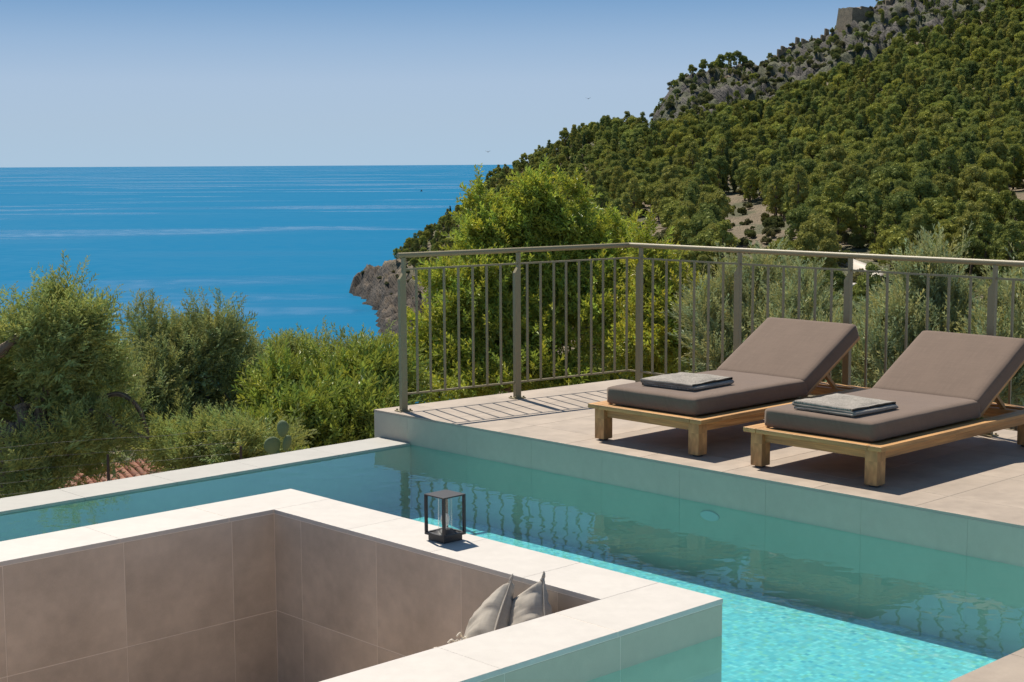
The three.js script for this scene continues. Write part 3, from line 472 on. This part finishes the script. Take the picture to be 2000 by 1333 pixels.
for (const [px, py, s] of [[1372, 122, .8], [1390, 118, 1.0], [1405, 120, 1.0], [1420, 125, 1.05], [1436, 128, 1.05], [1450, 132, .95], [1462, 136, .85], [1400, 140, .9], [1425, 145, .9], [1448, 148, .9], [1320, 158, .45], [1494, 136, .35], [1546, 112, .3]]) { const r = 772, q = place(px, r); spots.push({ q, px, py, r, kind: px % 3, sc: s, bush: false, cyp: false, turn: px, tint: .3, big: 1 }); }
{ // visible ones: nothing of the terrain in front
  const vis = spots.filter((s) => { const top = s.q.y + 5 * s.sc; const e = (top - EYE.y) / s.r; for (let r = s.r - 12; r > 120; r -= 12) if ((ground(s.px, r) - EYE.y) / r > e) return false; return true; });
  console.log('trees', spots.length, 'visible', vis.length);
  const trees = vis.filter((s) => !s.bush && !s.cyp && s.px > 700 && s.px < 2010 && s.py < 575 && !(s.px < 1240 && s.py > 395 && s.px > 880)).sort((a, b) => (b.big ? 9 : b.sc / b.r * 400) - (a.big ? 9 : a.sc / a.r * 400));
  const solo = new Set(trees.slice(0, 300)), cyps = vis.filter((s) => s.cyp).slice(0, 120); cyps.forEach((s) => solo.add(s));
  const zone = (s) => { const row = s.py > 430 ? 'just over the handrail' : s.py > 250 ? 'halfway up the hillside' : 'high on the hillside'; return s.py < 150 && s.r > 700 && s.px < 1660 ? 'on the rocky crest' : s.px < 1000 ? 'on the slope running down to the cape' : row + (s.px < 1240 ? ' behind the almond tree' : s.px < 1420 ? ' above the railing corner' : s.px < 1690 ? ' above the first lounger' : s.px < 1850 ? ' above the gap between loungers' : ' above the second lounger'); };
  for (const s of solo) {
    const k = s.cyp ? CYP : KIND[s.kind], z = zone(s), word = s.cyp ? 'slim dark cypress' : KIND[s.kind].s === 'tall' ? 'tall narrow green pine' : 'round-topped green pine';
    const t = thing(s.cyp ? 'cypress_tree' : 'pine_tree', word + ' ' + z, 'tree', [s.q.x, s.q.y, s.q.z], s.turn, (s.cyp ? 'cypresses ' : KIND[s.kind].s === 'tall' ? 'tall pines ' : 'round pines ') + z);
    t.scale.set(s.sc, s.sc * mix(.85, 1.15, s.tint), s.sc); M('trunk', k.trunk, mBark, t); M('crown', k.crown, s.cyp ? mCypress : mNeedle[Math.floor(s.tint * 5)], t);
  }
  const rest = spots.filter((s) => !solo.has(s)), wood = new THREE.Group(); wood.name = 'pine_forest'; scene.add(wood); wood.userData = { kind: 'stuff', label: 'dense pine wood covering the rest of the hillside', category: 'forest' };
  const inst = (name, g, m, list, tint) => { if (!list.length) return; const o = new THREE.InstancedMesh(g, m, list.length), mm = new THREE.Matrix4(), e = new THREE.Euler(); o.name = name; o.castShadow = o.receiveShadow = true; list.forEach((s, i) => { const f = s.bush ? s.sc * 1.3 : s.sc; mm.compose(s.q, new THREE.Quaternion().setFromEuler(e.set(0, s.turn, 0)), V(f, f * mix(.85, 1.15, s.tint), f)); o.setMatrixAt(i, mm); const b = mix(.75, 1.25, hash(i, 3, 3)); o.setColorAt(i, C(b * mix(.93, 1.05, s.tint), b, b * mix(1.1, .9, s.tint))); }); wood.add(o); o.userData.kind = 'stuff'; };
  KIND.forEach((k, i) => { const l = rest.filter((s) => !s.bush && !s.cyp && s.kind === i); inst('crowns', k.crown, mNeedle[i], l); inst('trunks', k.trunk, mBark, l); });
  inst('cypresses', CYP.crown, mCypress, rest.filter((s) => s.cyp)); BUSH.forEach((b, i) => inst('bushes', b, mBushN[i], rest.filter((s) => s.bush && s.kind % 2 === i)));
}
// ------------------------------------------------------------------ fortress on the crest, the track, a boat and two gulls
const tMas = tex(512, (u, v) => { const row = Math.floor(v * 40), off = hash(row, 1, 1), i = Math.floor(u * 30 + off), k = .72 + .25 * hash(i, row, 2) + .2 * (fbm(u * 6, v * 6, 4, 4, 6) - .5); return [k, k * .97, k * .92]; }, true);
const mMas = std({ color: C(.42, .335, .24), map: rep(tMas, .12), bumpMap: rep(tMas, .12), bumpScale: .2, roughness: .95 });
function battered(w, d, h, bat, top = 0) { const g = new THREE.BoxGeometry(w, h, d, 16, 1, 6), p = g.attributes.position; for (let i = 0; i < p.count; i++) { if (p.getY(i) > 0) { p.setX(i, p.getX(i) * (1 - bat * 2 / w)); p.setZ(i, p.getZ(i) * (1 - bat * 2 / d)); p.setY(i, h / 2 + top * (fbm(p.getX(i) * .35 + w, p.getZ(i) * .35, 3, 3) - .5)); } } g.translate(0, h / 2, 0); const n = g.toNonIndexed(); n.computeVertexNormals(); return boxUV(n); }
{
  const t = thing('fortress_bastion', 'sloping stone bastion of the fortress on the skyline', 'fortress'), q = P(1672, 50, 806);
  t.position.copy(q); t.position.y -= 4; t.rotation.y = -YAW + .42; M('wall', battered(15.5, 14, 12.4, 1.2, 2.0), mMas, t); const b = M('parapet', battered(7.0, 1, 1.1, .1, 1.2), mMas, t); b.position.set(2.4, 11.9, 5.2);
  const mk = (px0, px1, r0, r1, h, label) => { const a = place(px0, r0), b = place(px1, r1), d = b.clone().sub(a), L = Math.hypot(d.x, d.z), n = Math.max(3, Math.round(L / 2.2)), w = thing('fortress_wall', label, 'wall'); w.position.copy(a); w.rotation.y = Math.atan2(-d.z, d.x); for (let i = 0; i < n; i++) { const u = (i + .5) / n, y = place(mix(px0, px1, u), mix(r0, r1, u)).y - a.y; const s = M('wall_section', battered(L / n + .3, 1.6 + i % 2 * .05, h + 4, .25, 1.5), mMas, w); s.position.set(L * u, y - 4.2 + hash(Math.floor(i / 3), 3, 9) * .7, 0); } };
  mk(1500, 1556, 790, 800, 3.4, 'low ruined stone wall along the lower skyline ridge'); mk(1560, 1612, 800, 808, 4.2, 'ruined stone wall stepping up the skyline below the bastion'); mk(1712, 1860, 815, 832, 5, 'stone rampart on the crest to the right of the bastion');
  const ru = thing('ruined_tower', 'square stone ruin on the rocky crag', 'ruin'), c = P(1428, 172, 742); ru.position.copy(c); ru.position.y -= 4; ru.rotation.y = -YAW + .2; M('wall', battered(6.5, 6, 9.5, .4, 2.2), mMas, ru);
}
{
  const road = (pts, w, name, label) => { const o = []; for (const [px, py] of pts) { const r = hit(px, py, 120); if (r) o.push(place(px, r)); } if (o.length < 2) return; const cv = new THREE.CatmullRomCurve3(o), n = 30, pos = [], idx = []; for (let i = 0; i <= n; i++) { const p = cv.getPoint(i / n), d = cv.getTangent(i / n), s = V(-d.z, 0, d.x).normalize(); for (const k of [-1, 1]) { const q = p.clone().addScaledVector(s, k * w / 2); pos.push(q.x, p.y + .9, q.z, q.x, p.y - 1.5, q.z); } } for (let i = 0; i < n; i++) { const a = i * 4, b = a + 4; idx.push(a, a + 2, b, a + 2, b + 2, b, a, b, a + 1, b, b + 1, a + 1, a + 2, a + 3, b + 2, b + 2, a + 3, b + 3); } const g = new THREE.BufferGeometry(); g.setAttribute('position', new THREE.Float32BufferAttribute(pos, 3)); g.setIndex(idx); g.computeVertexNormals(); const m = M(name, g.toNonIndexed(), std({ color: C(.62, .56, .48), roughness: .9, side: THREE.DoubleSide }), scene); m.userData = { kind: 'structure', label, category: 'road' }; };
  road([[1630, 503], [1652, 516], [1676, 528], [1700, 538], [1714, 548], [1700, 558], [1676, 566], [1652, 572]], 2.2, 'hill_track', 'pale winding track on the hillside');
}
{
  const d = dirOf(823, 374), k = (SEA - EYE.y) / d.y, p = EYE.clone().addScaledVector(d, k), t = thing('small_boat', 'tiny dark boat far out on the sea', 'boat', [p.x, SEA, p.z], .7);
  const s = new THREE.Shape(); s.moveTo(-4, 0); s.lineTo(3, 0); s.quadraticCurveTo(5, .9, 5.4, 1.5); s.lineTo(-4.2, 1.2); const g = new THREE.ExtrudeGeometry(s, { depth: 2.2, bevelEnabled: true, bevelSize: .2, bevelThickness: .4, bevelSegments: 2 }); g.translate(0, -.2, -1.1); M('hull', g, std({ color: C(.03, .035, .045), roughness: .6 }), t);
  const c = cbox(2.8, 1.7, 1.7, .2); c.translate(-.4, 2.0, 0); M('cabin', c, std({ color: C(.06, .06, .07), roughness: .5 }), t); const m = new THREE.CylinderGeometry(.06, .06, 2.4, 6); m.translate(-1, 3.6, 0); M('mast', m, mDark, t);
  const gull = (px, py, r, label) => { const o = P(px, py, r), b = thing('gull', label, 'bird', [o.x, o.y, o.z], .4, 'gulls over the bay'), mb = std({ color: C(.10, .10, .11), roughness: .8 }); const body = new THREE.SphereGeometry(.12, 12, 8); body.scale(2.4, .8, .9); M('body', body, mb, b); for (const k of [-1, 1]) { const w = new THREE.Shape([[-.14, 0], [.16, 0], [.1, .38], [-.12, .85], [-.2, .84], [-.2, .35]].map(([x, y]) => new THREE.Vector2(x, y))), g2 = new THREE.ExtrudeGeometry(w, { depth: .03, bevelEnabled: false }); g2.rotateX(k * (Math.PI / 2 - .35)); const x = M('wing', g2, mb, b); x.position.set(0, .03, 0); } };
  gull(953, 297, 420, 'dark gull flying low near the horizon'); gull(1149, 193, 420, 'dark gull flying higher, above the wooded knoll');
}

// ------------------------------------------------------------------ leaf sprays
function sprayGeo(o, sd) { // a twig with leaves along it, growing along +y
  srand(sd); const pos = [];
  const leaf = (b, d, side, L, W) => { const n = side.clone().cross(d).normalize(), m = b.clone().addScaledVector(d, L * .48), t = b.clone().addScaledVector(d, L).addScaledVector(n, -L * o.droop), l = m.clone().addScaledVector(side, -W / 2).addScaledVector(n, W * .18), r = m.clone().addScaledVector(side, W / 2).addScaledVector(n, W * .18); for (const p of [b, l, t, b, t, r]) pos.push(p.x, p.y, p.z); };
  for (let i = 0; i < o.n; i++) {
    const t = (i + .6) / o.n, y = t * o.len, a = i * (o.opp ? (i % 2 ? Math.PI : 1.57) : 2.4) + rr(-.4, .4), sp = mix(o.splay, o.splay * .45, t) + rr(-.2, .2);
    const d = V(Math.cos(a) * Math.sin(sp), Math.cos(sp), Math.sin(a) * Math.sin(sp)).normalize(), side = d.clone().cross(V(rr(-.6, .6), 1, rr(-.6, .6))).normalize(), L = o.L * rr(.75, 1.2) * (1 - .3 * t * t);
    leaf(V(Math.sin(y * 9) * .01, y, Math.cos(y * 8) * .01), d, side, L, o.W * rr(.8, 1.15));
  }
  const w = .0022; for (let k = 0; k < 3; k++) { const a = k * 2.094, b = a + 2.094; for (const [x, y] of [[a, 0], [b, 0], [a, 1]]) pos.push(Math.cos(x) * w * (1 - y * .6), y * o.len, Math.sin(x) * w * (1 - y * .6)); }
  const g = new THREE.BufferGeometry(); g.setAttribute('position', new THREE.Float32BufferAttribute(pos, 3)); g.computeVertexNormals(); return g;
}
const leafM = (r, g, b, tr = .42) => phy({ color: C(r, g, b), roughness: .92, transmission: tr * .75, thickness: 0, specularIntensity: .5, clearcoat: .5, clearcoatRoughness: .38 });
const thin = .95; // sprays kept per lobe
const SPECIES = {
  olive: { g: [sprayGeo({ n: 16, len: .24, L: .058, W: .0125, splay: .95, droop: .06, opp: 1 }, 1), sprayGeo({ n: 13, len: .19, L: .052, W: .0115, splay: 1.1, droop: .1, opp: 1 }, 2)], m: leafM(.36, .41, .13, .40), up: .55 },
  silver: { g: [sprayGeo({ n: 18, len: .28, L: .062, W: .0115, splay: .8, droop: .06, opp: 1 }, 3), sprayGeo({ n: 14, len: .22, L: .055, W: .0105, splay: .95, droop: .1, opp: 1 }, 4)], m: leafM(.42, .45, .22, .36), up: .8 },
  almond: { g: [sprayGeo({ n: 12, len: .24, L: .092, W: .026, splay: 1.05, droop: .16 }, 5), sprayGeo({ n: 9, len: .18, L: .08, W: .024, splay: 1.3, droop: .25 }, 6)], m: leafM(.40, .45, .06, .48), up: .35 },
  hedge: { g: [sprayGeo({ n: 14, len: .24, L: .075, W: .019, splay: .95, droop: .1 }, 7), sprayGeo({ n: 11, len: .18, L: .07, W: .02, splay: 1.1, droop: .15 }, 8)], m: leafM(.31, .37, .062, .44), up: .7 },
};
const mTrunk = std({ color: C(.46, .37, .28), map: tex(256, (u, v) => { const k = .72 + .55 * (fbm(u * 12, v * 3 + 2 * fbm(u * 4, v * 4, 2, 2, 4), 3, 4, 0) - .5); return [k, k * .97, k * .93]; }, true), bumpMap: tex(256, (u, v) => fbm(u * 14, v * 4, 3, 4, 0)), bumpScale: .03, roughness: .95 });
const px2m = (px, r) => px * r / FPX;
function plant(name, label, category, sp, sd, root, lobes, o = {}) { // lobes: [column, row, distance, half width px, half height px, sprays]
  srand(sd); const t = thing(name, label, category, [root.x, root.y, root.z], 0, o.group), S = SPECIES[sp], L0 = (p) => p.clone().sub(root);
  const list = S.g.map(() => []), limbs = [], q = new THREE.Quaternion(), up = V(0, 1, 0), fork = o.fork ? L0(o.fork) : L0(P(lobes[0][0], lobes[0][1] + 60, lobes[0][2]));
  for (const [px, py0, r, hw, hh, n0] of lobes) {
    const py = py0 + (o.drop ?? 0), n = Math.round(n0 * thin);
    const c = L0(P(px, py, r)), rx = px2m(hw, r), ry = px2m(hh, r), rz = Math.max(rx, ry) * (o.deep ?? .8), K = Math.max(5, Math.round(n / (o.per ?? 70))), subs = [];
    for (let k = 0; k < K; k++) { const u = rr(-1, 1), a = R() * 6.283, s = Math.sqrt(1 - u * u), m = Math.pow(R(), .42) * .86; subs.push([V(c.x + Math.cos(a) * s * m * rx, c.y + u * m * ry, c.z + Math.sin(a) * s * m * rz), rr(...(o.sub ?? [.22, .42]))]); }
    for (const [k, [sc, sr]] of subs.entries()) if (k % 3 === 0) { const mid = fork.clone().lerp(sc, .55).add(V(rr(-.1, .1), rr(-.05, .18), rr(-.1, .1))); limbs.push(tube([fork, mid, sc], [.028, .014, .005].map((x) => x * (o.limb ?? 1)), 5, .2, k)); }
    for (let i = 0; i < n; i++) {
      const [sc, sr] = subs[i % K], u = rr(-1, 1), a = R() * 6.283, s = Math.sqrt(1 - u * u), m = Math.pow(R(), .45) * sr, d = V(Math.cos(a) * s, u, Math.sin(a) * s), p = V(sc.x + d.x * m * Math.max(rx, ry), sc.y + d.y * m * Math.max(rx, ry) * .8, sc.z + d.z * m * Math.max(rx, ry));
      const out = p.clone().sub(c).normalize(), g = d.multiplyScalar(.55).addScaledVector(out, .5).add(V(rr(-.5, .5), S.up + rr(-.3, .3), rr(-.5, .5))).normalize();
      list[Math.floor(R() * S.g.length)].push([p, q.setFromUnitVectors(up, g).clone(), rr(.75, 1.3) * (o.size ?? 1), R()]);
    }
    if (o.tips) for (let i = 0; i < o.tips; i++) { const x = rr(-.9, .9), b = V(c.x + x * rx, c.y + ry * Math.sqrt(1 - x * x) * .85, c.z + rr(-.4, .4) * rz), g = V(rr(-.75, .75), 1, rr(-.75, .75)).normalize(), ln = rr(.10, .36) * (o.tipLen ?? 1); for (let k = 0; k < 4; k++) list[k % S.g.length].push([b.clone().addScaledVector(g, ln * k / 4), q.setFromUnitVectors(up, g.clone().add(V(rr(-.3, .3), 0, rr(-.3, .3))).normalize()).clone(), rr(.7, 1), R()]); }
  }
  if (o.trunk) M('trunk', mergeGeometries(o.trunk.map((x) => tube(x[0].map(L0), x[1], 10, .35, sd + x[1][0]))), mTrunk, t);
  else M('trunk', tube([V(0, -.3, 0), fork.clone().multiplyScalar(.5).add(V(.1, 0, .05)), fork], [.09, .07, .05].map((x) => x * (o.limb ?? 1)), 8, .3, sd), mTrunk, t);
  M('branches', mergeGeometries(limbs), mTrunk, t);
  list.forEach((l, k) => { const m = new THREE.InstancedMesh(S.g[k], o.m ?? S.m, l.length), mm = new THREE.Matrix4(); m.name = 'foliage'; m.castShadow = m.receiveShadow = true; m.userData.kind = 'stuff'; l.forEach(([p, qq, s, h], i) => { m.setMatrixAt(i, mm.compose(p, qq, V(s, s, s))); const b = mix(.7, 1.25, h), y = hash(i, 5, sd); m.setColorAt(i, C(b * mix(.85, 1.2, y), b, b * mix(1.15, .75, y))); }); t.add(m); });
  return t;
}
const rootAt = (px, r) => { const a = Math.atan((px - 1000) / FPX) + YAW; return V(Math.sin(a) * r, ground(px, r) - .05, -Math.cos(a) * r); };
// --- left side, beyond the infinity edge
plant('olive_tree', 'old gnarled olive tree with a thick forked trunk at the left edge', 'tree', 'olive', 101, rootAt(-20, 13), [
  [30, 640, 13.2, 130, 90, 1100], [120, 615, 12.9, 95, 70, 800], [175, 610, 12.9, 40, 50, 260], [120, 560, 13, 40, 40, 200], [-80, 720, 13.4, 150, 140, 700], [150, 690, 13, 90, 70, 800], [30, 700, 13.7, 120, 80, 700], [190, 760, 13.7, 100, 70, 640], [20, 790, 14.2, 120, 80, 600], [80, 840, 14.2, 80, 40, 300], [40, 860, 14.4, 120, 40, 360], [-20, 905, 13.6, 100, 30, 220], [150, 800, 12.6, 60, 30, 130], [225, 790, 12.9, 70, 50, 260], [40, 850, 12.5, 70, 24, 110], [150, 855, 13.0, 60, 20, 120],
], { fork: P(90, 845, 13), tips: 9, tipLen: .95, limb: .8, drop: 60, trunk: [
  [[P(-30, 1130, 13), P(-10, 985, 12.95), P(35, 905, 12.9), P(75, 850, 12.9)], [.24, .22, .20, .13]], [[P(58, 870, 12.9), P(52, 825, 12.85), P(48, 790, 12.9)], [.11, .085, .075]], [[P(85, 865, 12.85), P(80, 815, 12.8), P(76, 785, 12.8), P(92, 760, 12.8), P(104, 700, 12.9)], [.075, .055, .04, .034, .02]],
  [[P(85, 880, 12.9), P(118, 832, 12.75), P(150, 815, 12.7), P(190, 808, 12.7), P(235, 835, 12.7), P(290, 858, 12.75)], [.10, .055, .035, .03, .022, .01]], [[P(190, 778, 12.9), P(232, 770, 12.85), P(268, 795, 12.8), P(290, 850, 12.8)], [.018, .022, .018, .01]], [[P(95, 870, 12.8), P(104, 800, 12.9), P(120, 775, 12.95)], [.085, .06, .04]],
  [[P(-60, 760, 12.8), P(-10, 695, 12.7), P(42, 655, 12.7)], [.06, .05, .03]], [[P(72, 818, 12.7), P(92, 838, 12.65), P(112, 860, 12.65)], [.008, .009, .005]], [[P(-40, 905, 12.7), P(-5, 862, 12.7), P(32, 838, 12.75)], [.05, .075, .05]] ] });
plant('olive_tree', 'grey-green olive tree with a ragged twiggy top left of the sea gap', 'tree', 'olive', 202, rootAt(330, 15), [
  [300, 640, 15, 75, 60, 560], [280, 600, 15, 36, 36, 130], [420, 605, 15, 55, 45, 380], [395, 650, 15, 85, 60, 620], [330, 715, 14.8, 110, 80, 900], [440, 710, 14.9, 80, 80, 620], [270, 760, 14.6, 110, 90, 900], [390, 790, 14.4, 120, 90, 1000], [400, 840, 14.2, 90, 50, 500], [300, 755, 14.6, 110, 40, 500], [470, 830, 14.1, 70, 50, 380], [250, 730, 14.8, 50, 50, 240], [350, 655, 15.1, 60, 50, 380], [225, 720, 14.2, 60, 40, 300], [470, 690, 15, 50, 50, 300],
], { tips: 9, limb: .8, drop: 54, tipLen: .95, m: leafM(.37, .41, .165, .36) });
plant('leafy_shrub', 'bright green leafy shrub between the grey-green olive and the deck corner', 'shrub', 'hedge', 303, rootAt(640, 14), [
  [560, 725, 14.2, 80, 65, 620], [640, 705, 14.2, 80, 55, 620], [720, 705, 14.3, 80, 60, 620], [770, 740, 14.3, 60, 80, 380], [590, 790, 13.8, 90, 70, 700], [690, 790, 13.8, 100, 75, 800], [740, 820, 13.6, 60, 60, 360], [610, 850, 13.5, 110, 40, 480], [540, 830, 13.6, 70, 60, 380],
], { tips: 6, limb: .6, tipLen: .7, drop: 54 });
plant('leafy_shrub', 'feathery olive-green shrub at the foot of the sea gap', 'shrub', 'olive', 404, rootAt(505, 16), [[500, 690, 16.5, 60, 45, 420], [560, 680, 16.5, 60, 40, 380], [640, 672, 17, 90, 34, 420], [730, 668, 17, 70, 30, 320], [500, 770, 15.5, 70, 70, 600], [530, 720, 16, 70, 50, 500]], { tips: 7, limb: .5, drop: 46 });
plant('leafy_shrub', 'low dark shrub just behind the infinity edge', 'shrub', 'olive', 505, rootAt(450, 12.6), [[340, 880, 13.2, 80, 30, 320], [430, 895, 12.8, 90, 36, 460], [500, 875, 12.7, 80, 34, 380], [370, 905, 12.7, 50, 28, 180], [90, 960, 12.6, 90, 34, 300]], { limb: .4 });
// --- behind the railing
plant('almond_tree', 'tall lime-green almond tree rising behind the railing', 'tree', 'almond', 606, rootAt(1010, 20), [
  [1050, 400, 20, 75, 55, 420], [985, 430, 20, 75, 60, 420], [1090, 440, 20, 70, 60, 380], [940, 480, 19.8, 80, 60, 420], [1150, 480, 20, 70, 45, 300], [1040, 490, 19.8, 120, 70, 620], [890, 570, 19.5, 70, 70, 380], [960, 560, 19.3, 100, 80, 560], [1080, 560, 19.3, 110, 80, 560], [1180, 540, 19.6, 70, 70, 360], [850, 650, 19, 80, 80, 420], [940, 660, 19, 110, 80, 520], [1060, 660, 19, 120, 80, 560], [1160, 650, 19, 80, 90, 420], [900, 730, 18.6, 110, 60, 420], [1060, 730, 18.6, 140, 60, 520], [1215, 500, 20, 40, 50, 150], [805, 650, 19.2, 40, 50, 140], [935, 392, 20, 34, 40, 100], [1105, 372, 20, 38, 34, 110], [1215, 438, 20.3, 50, 26, 120], [1058, 352, 20, 38, 26, 120],
], { tips: 3, fork: P(1000, 760, 19.4), limb: 1.3, tipLen: .8, drop: 22, sub: [.15, .34], per: 40 });
plant('almond_tree', 'young lime-green tree right of the railing corner', 'tree', 'almond', 707, rootAt(1290, 18), [[1260, 540, 18.4, 50, 60, 260], [1290, 610, 18, 60, 70, 380], [1340, 640, 17.8, 50, 70, 300], [1250, 660, 18.2, 60, 70, 320], [1300, 700, 17.8, 80, 60, 380], [1275, 490, 18.4, 30, 36, 80]], { tips: 3, m: leafM(.40, .42, .05, .5) });
const ol = 'young olives behind the loungers';
plant('young_olive', 'silvery young olive left of the first raised backrest', 'tree', 'silver', 808, rootAt(1410, 16), [[1390, 640, 16, 50, 70, 420], [1440, 620, 16, 45, 80, 420], [1420, 700, 15.6, 80, 60, 520], [1480, 580, 16.3, 40, 60, 300], [1490, 660, 15.8, 50, 70, 420]], { tips: 7, tipLen: 1.2, limb: .5, group: ol, deep: .6 });
plant('young_olive', 'silvery young olive above the first backrest, below the track', 'tree', 'silver', 909, rootAt(1590, 15.5), [[1560, 630, 15.6, 55, 60, 420], [1605, 685, 15.4, 60, 44, 420], [1560, 590, 16, 40, 50, 240], [1600, 710, 15, 90, 60, 520], [1530, 700, 15.3, 60, 60, 380]], { tips: 7, tipLen: 1.1, limb: .5, group: ol, deep: .6 });
plant('young_olive', 'tall silvery young olive between the two raised backrests', 'tree', 'silver', 1010, rootAt(1800, 15), [[1755, 640, 15, 50, 55, 400], [1800, 570, 15.1, 50, 50, 320], [1840, 580, 15, 50, 60, 380], [1790, 650, 14.8, 80, 70, 620], [1860, 660, 14.8, 50, 70, 420], [1720, 710, 14.6, 80, 60, 520], [1810, 730, 14.5, 100, 50, 520], [1700, 700, 14.9, 50, 50, 340]], { tips: 8, tipLen: 1.2, limb: .5, group: ol, deep: .6 });
plant('young_olive', 'silvery young olive at the right edge of the view', 'tree', 'silver', 1111, rootAt(1990, 14.6), [[1980, 620, 14.8, 50, 60, 380], [1930, 690, 14.4, 60, 50, 380], [2010, 680, 14.4, 60, 80, 420], [1960, 740, 14.2, 90, 60, 460], [2050, 600, 14.8, 50, 80, 300]], { tips: 7, tipLen: 1.2, limb: .5, group: ol, deep: .6 });
// --- prickly pear
{
  const root = P(547, 905, 10.9), t = thing('prickly_pear', 'small prickly pear cactus just behind the infinity edge', 'cactus', [root.x, root.y - .1, root.z]), m = std({ color: C(.15, .20, .085), roughness: .7, bumpMap: tTerry, bumpScale: .004 }); srand(8);
  const pad = (px, py, w, h, tilt, turn) => { const g = new THREE.SphereGeometry(1, 20, 14), p = g.attributes.position; for (let i = 0; i < p.count; i++) p.setX(i, p.getX(i) * (1 + .18 * p.getY(i))); g.scale(w, h, .022); const o = M('pad', g, m, t); o.position.copy(P(px, py, 10.9).sub(t.position)); o.rotation.set(0, -YAW + turn, tilt, 'YXZ'); };
  pad(532, 872, .062, .068, .2, .5); pad(552, 838, .045, .062, -.1, -.3); pad(560, 866, .035, .06, -.4, .9); pad(540, 905, .06, .09, 0, .1); pad(562, 900, .05, .07, -.3, -.6);
}
// --- wire fence and the tiled roof below
{
  const f = thing('wire_fence', 'thin wire fence with a rusty post below the olive tree', 'fence'), mp = std({ color: C(.07, .045, .035), roughness: .9 });
  for (const [px, y0] of [[-160, 925], [210, 888], [470, 872]]) { const a = P(px, y0, 11.9), b = a.clone(); b.y -= 1.2; M('post', tube([b, a.clone().lerp(b, .5), a], [.011, .011, .010], 6, .2, px), mp, f); }
  const mw = std({ color: C(.20, .18, .16), roughness: .8 });
  for (let k = 0; k < 5; k++) { const pts = []; for (let i = 0; i <= 8; i++) { const px = mix(-160, 470, i / 8), q = P(px, mix(885, 838, i / 8) + 4 + k * 22 + (i % 4 === 2 ? 2.5 : 0) + (k ? 0 : -4), 11.9); pts.push(q); } M('wire', tube(pts, [.0011, .0011], 4), mw, f); }
}
{
  const q = P(262, 912, 46), h = thing('tiled_house', 'terracotta tiled roof of a house down the slope, seen under the olive', 'house', [q.x, q.y, q.z], -YAW + .75), mt = [C(.30, .12, .065), C(.34, .15, .085), C(.25, .10, .055), C(.33, .17, .11)].map((c) => std({ color: c, roughness: .85 }));
  M('wall', boxUV(new THREE.BoxGeometry(6, 4, 5).translate(0, -3.05, -.5)), std({ color: C(.62, .54, .43), roughness: .9 }), h);
  const deckG = new THREE.BoxGeometry(6.4, .08, 3.4); const d = M('roof', deckG, std({ color: C(.3, .15, .1), roughness: .9 }), h); d.rotation.x = .33; d.position.set(0, -.55, 1.1);
  const tg = new THREE.CylinderGeometry(.125, .10, .46, 10, 1, true, 0, Math.PI); tg.rotateX(Math.PI / 2); tg.rotateZ(Math.PI / 2); srand(3); let n = 0;
  for (let i = 0; i < 26; i++) for (let j = 0; j < 8; j++) { const o = M(n ? 'roof_tile_' + String(n).padStart(3, '0') : 'roof_tile', tg, mt[Math.floor(R() * 4)], d); o.position.set(-3.1 + i * .248, .04 + rr(0, .015), -1.45 + j * .41); o.rotation.x = .05; n++; }
  const back = M('roof_back', deckG, std({ color: C(.38, .18, .11), roughness: .9 }), h); back.rotation.x = -.33; back.position.set(0, -.55, -2.1);
}
renderer.render(scene, camera);
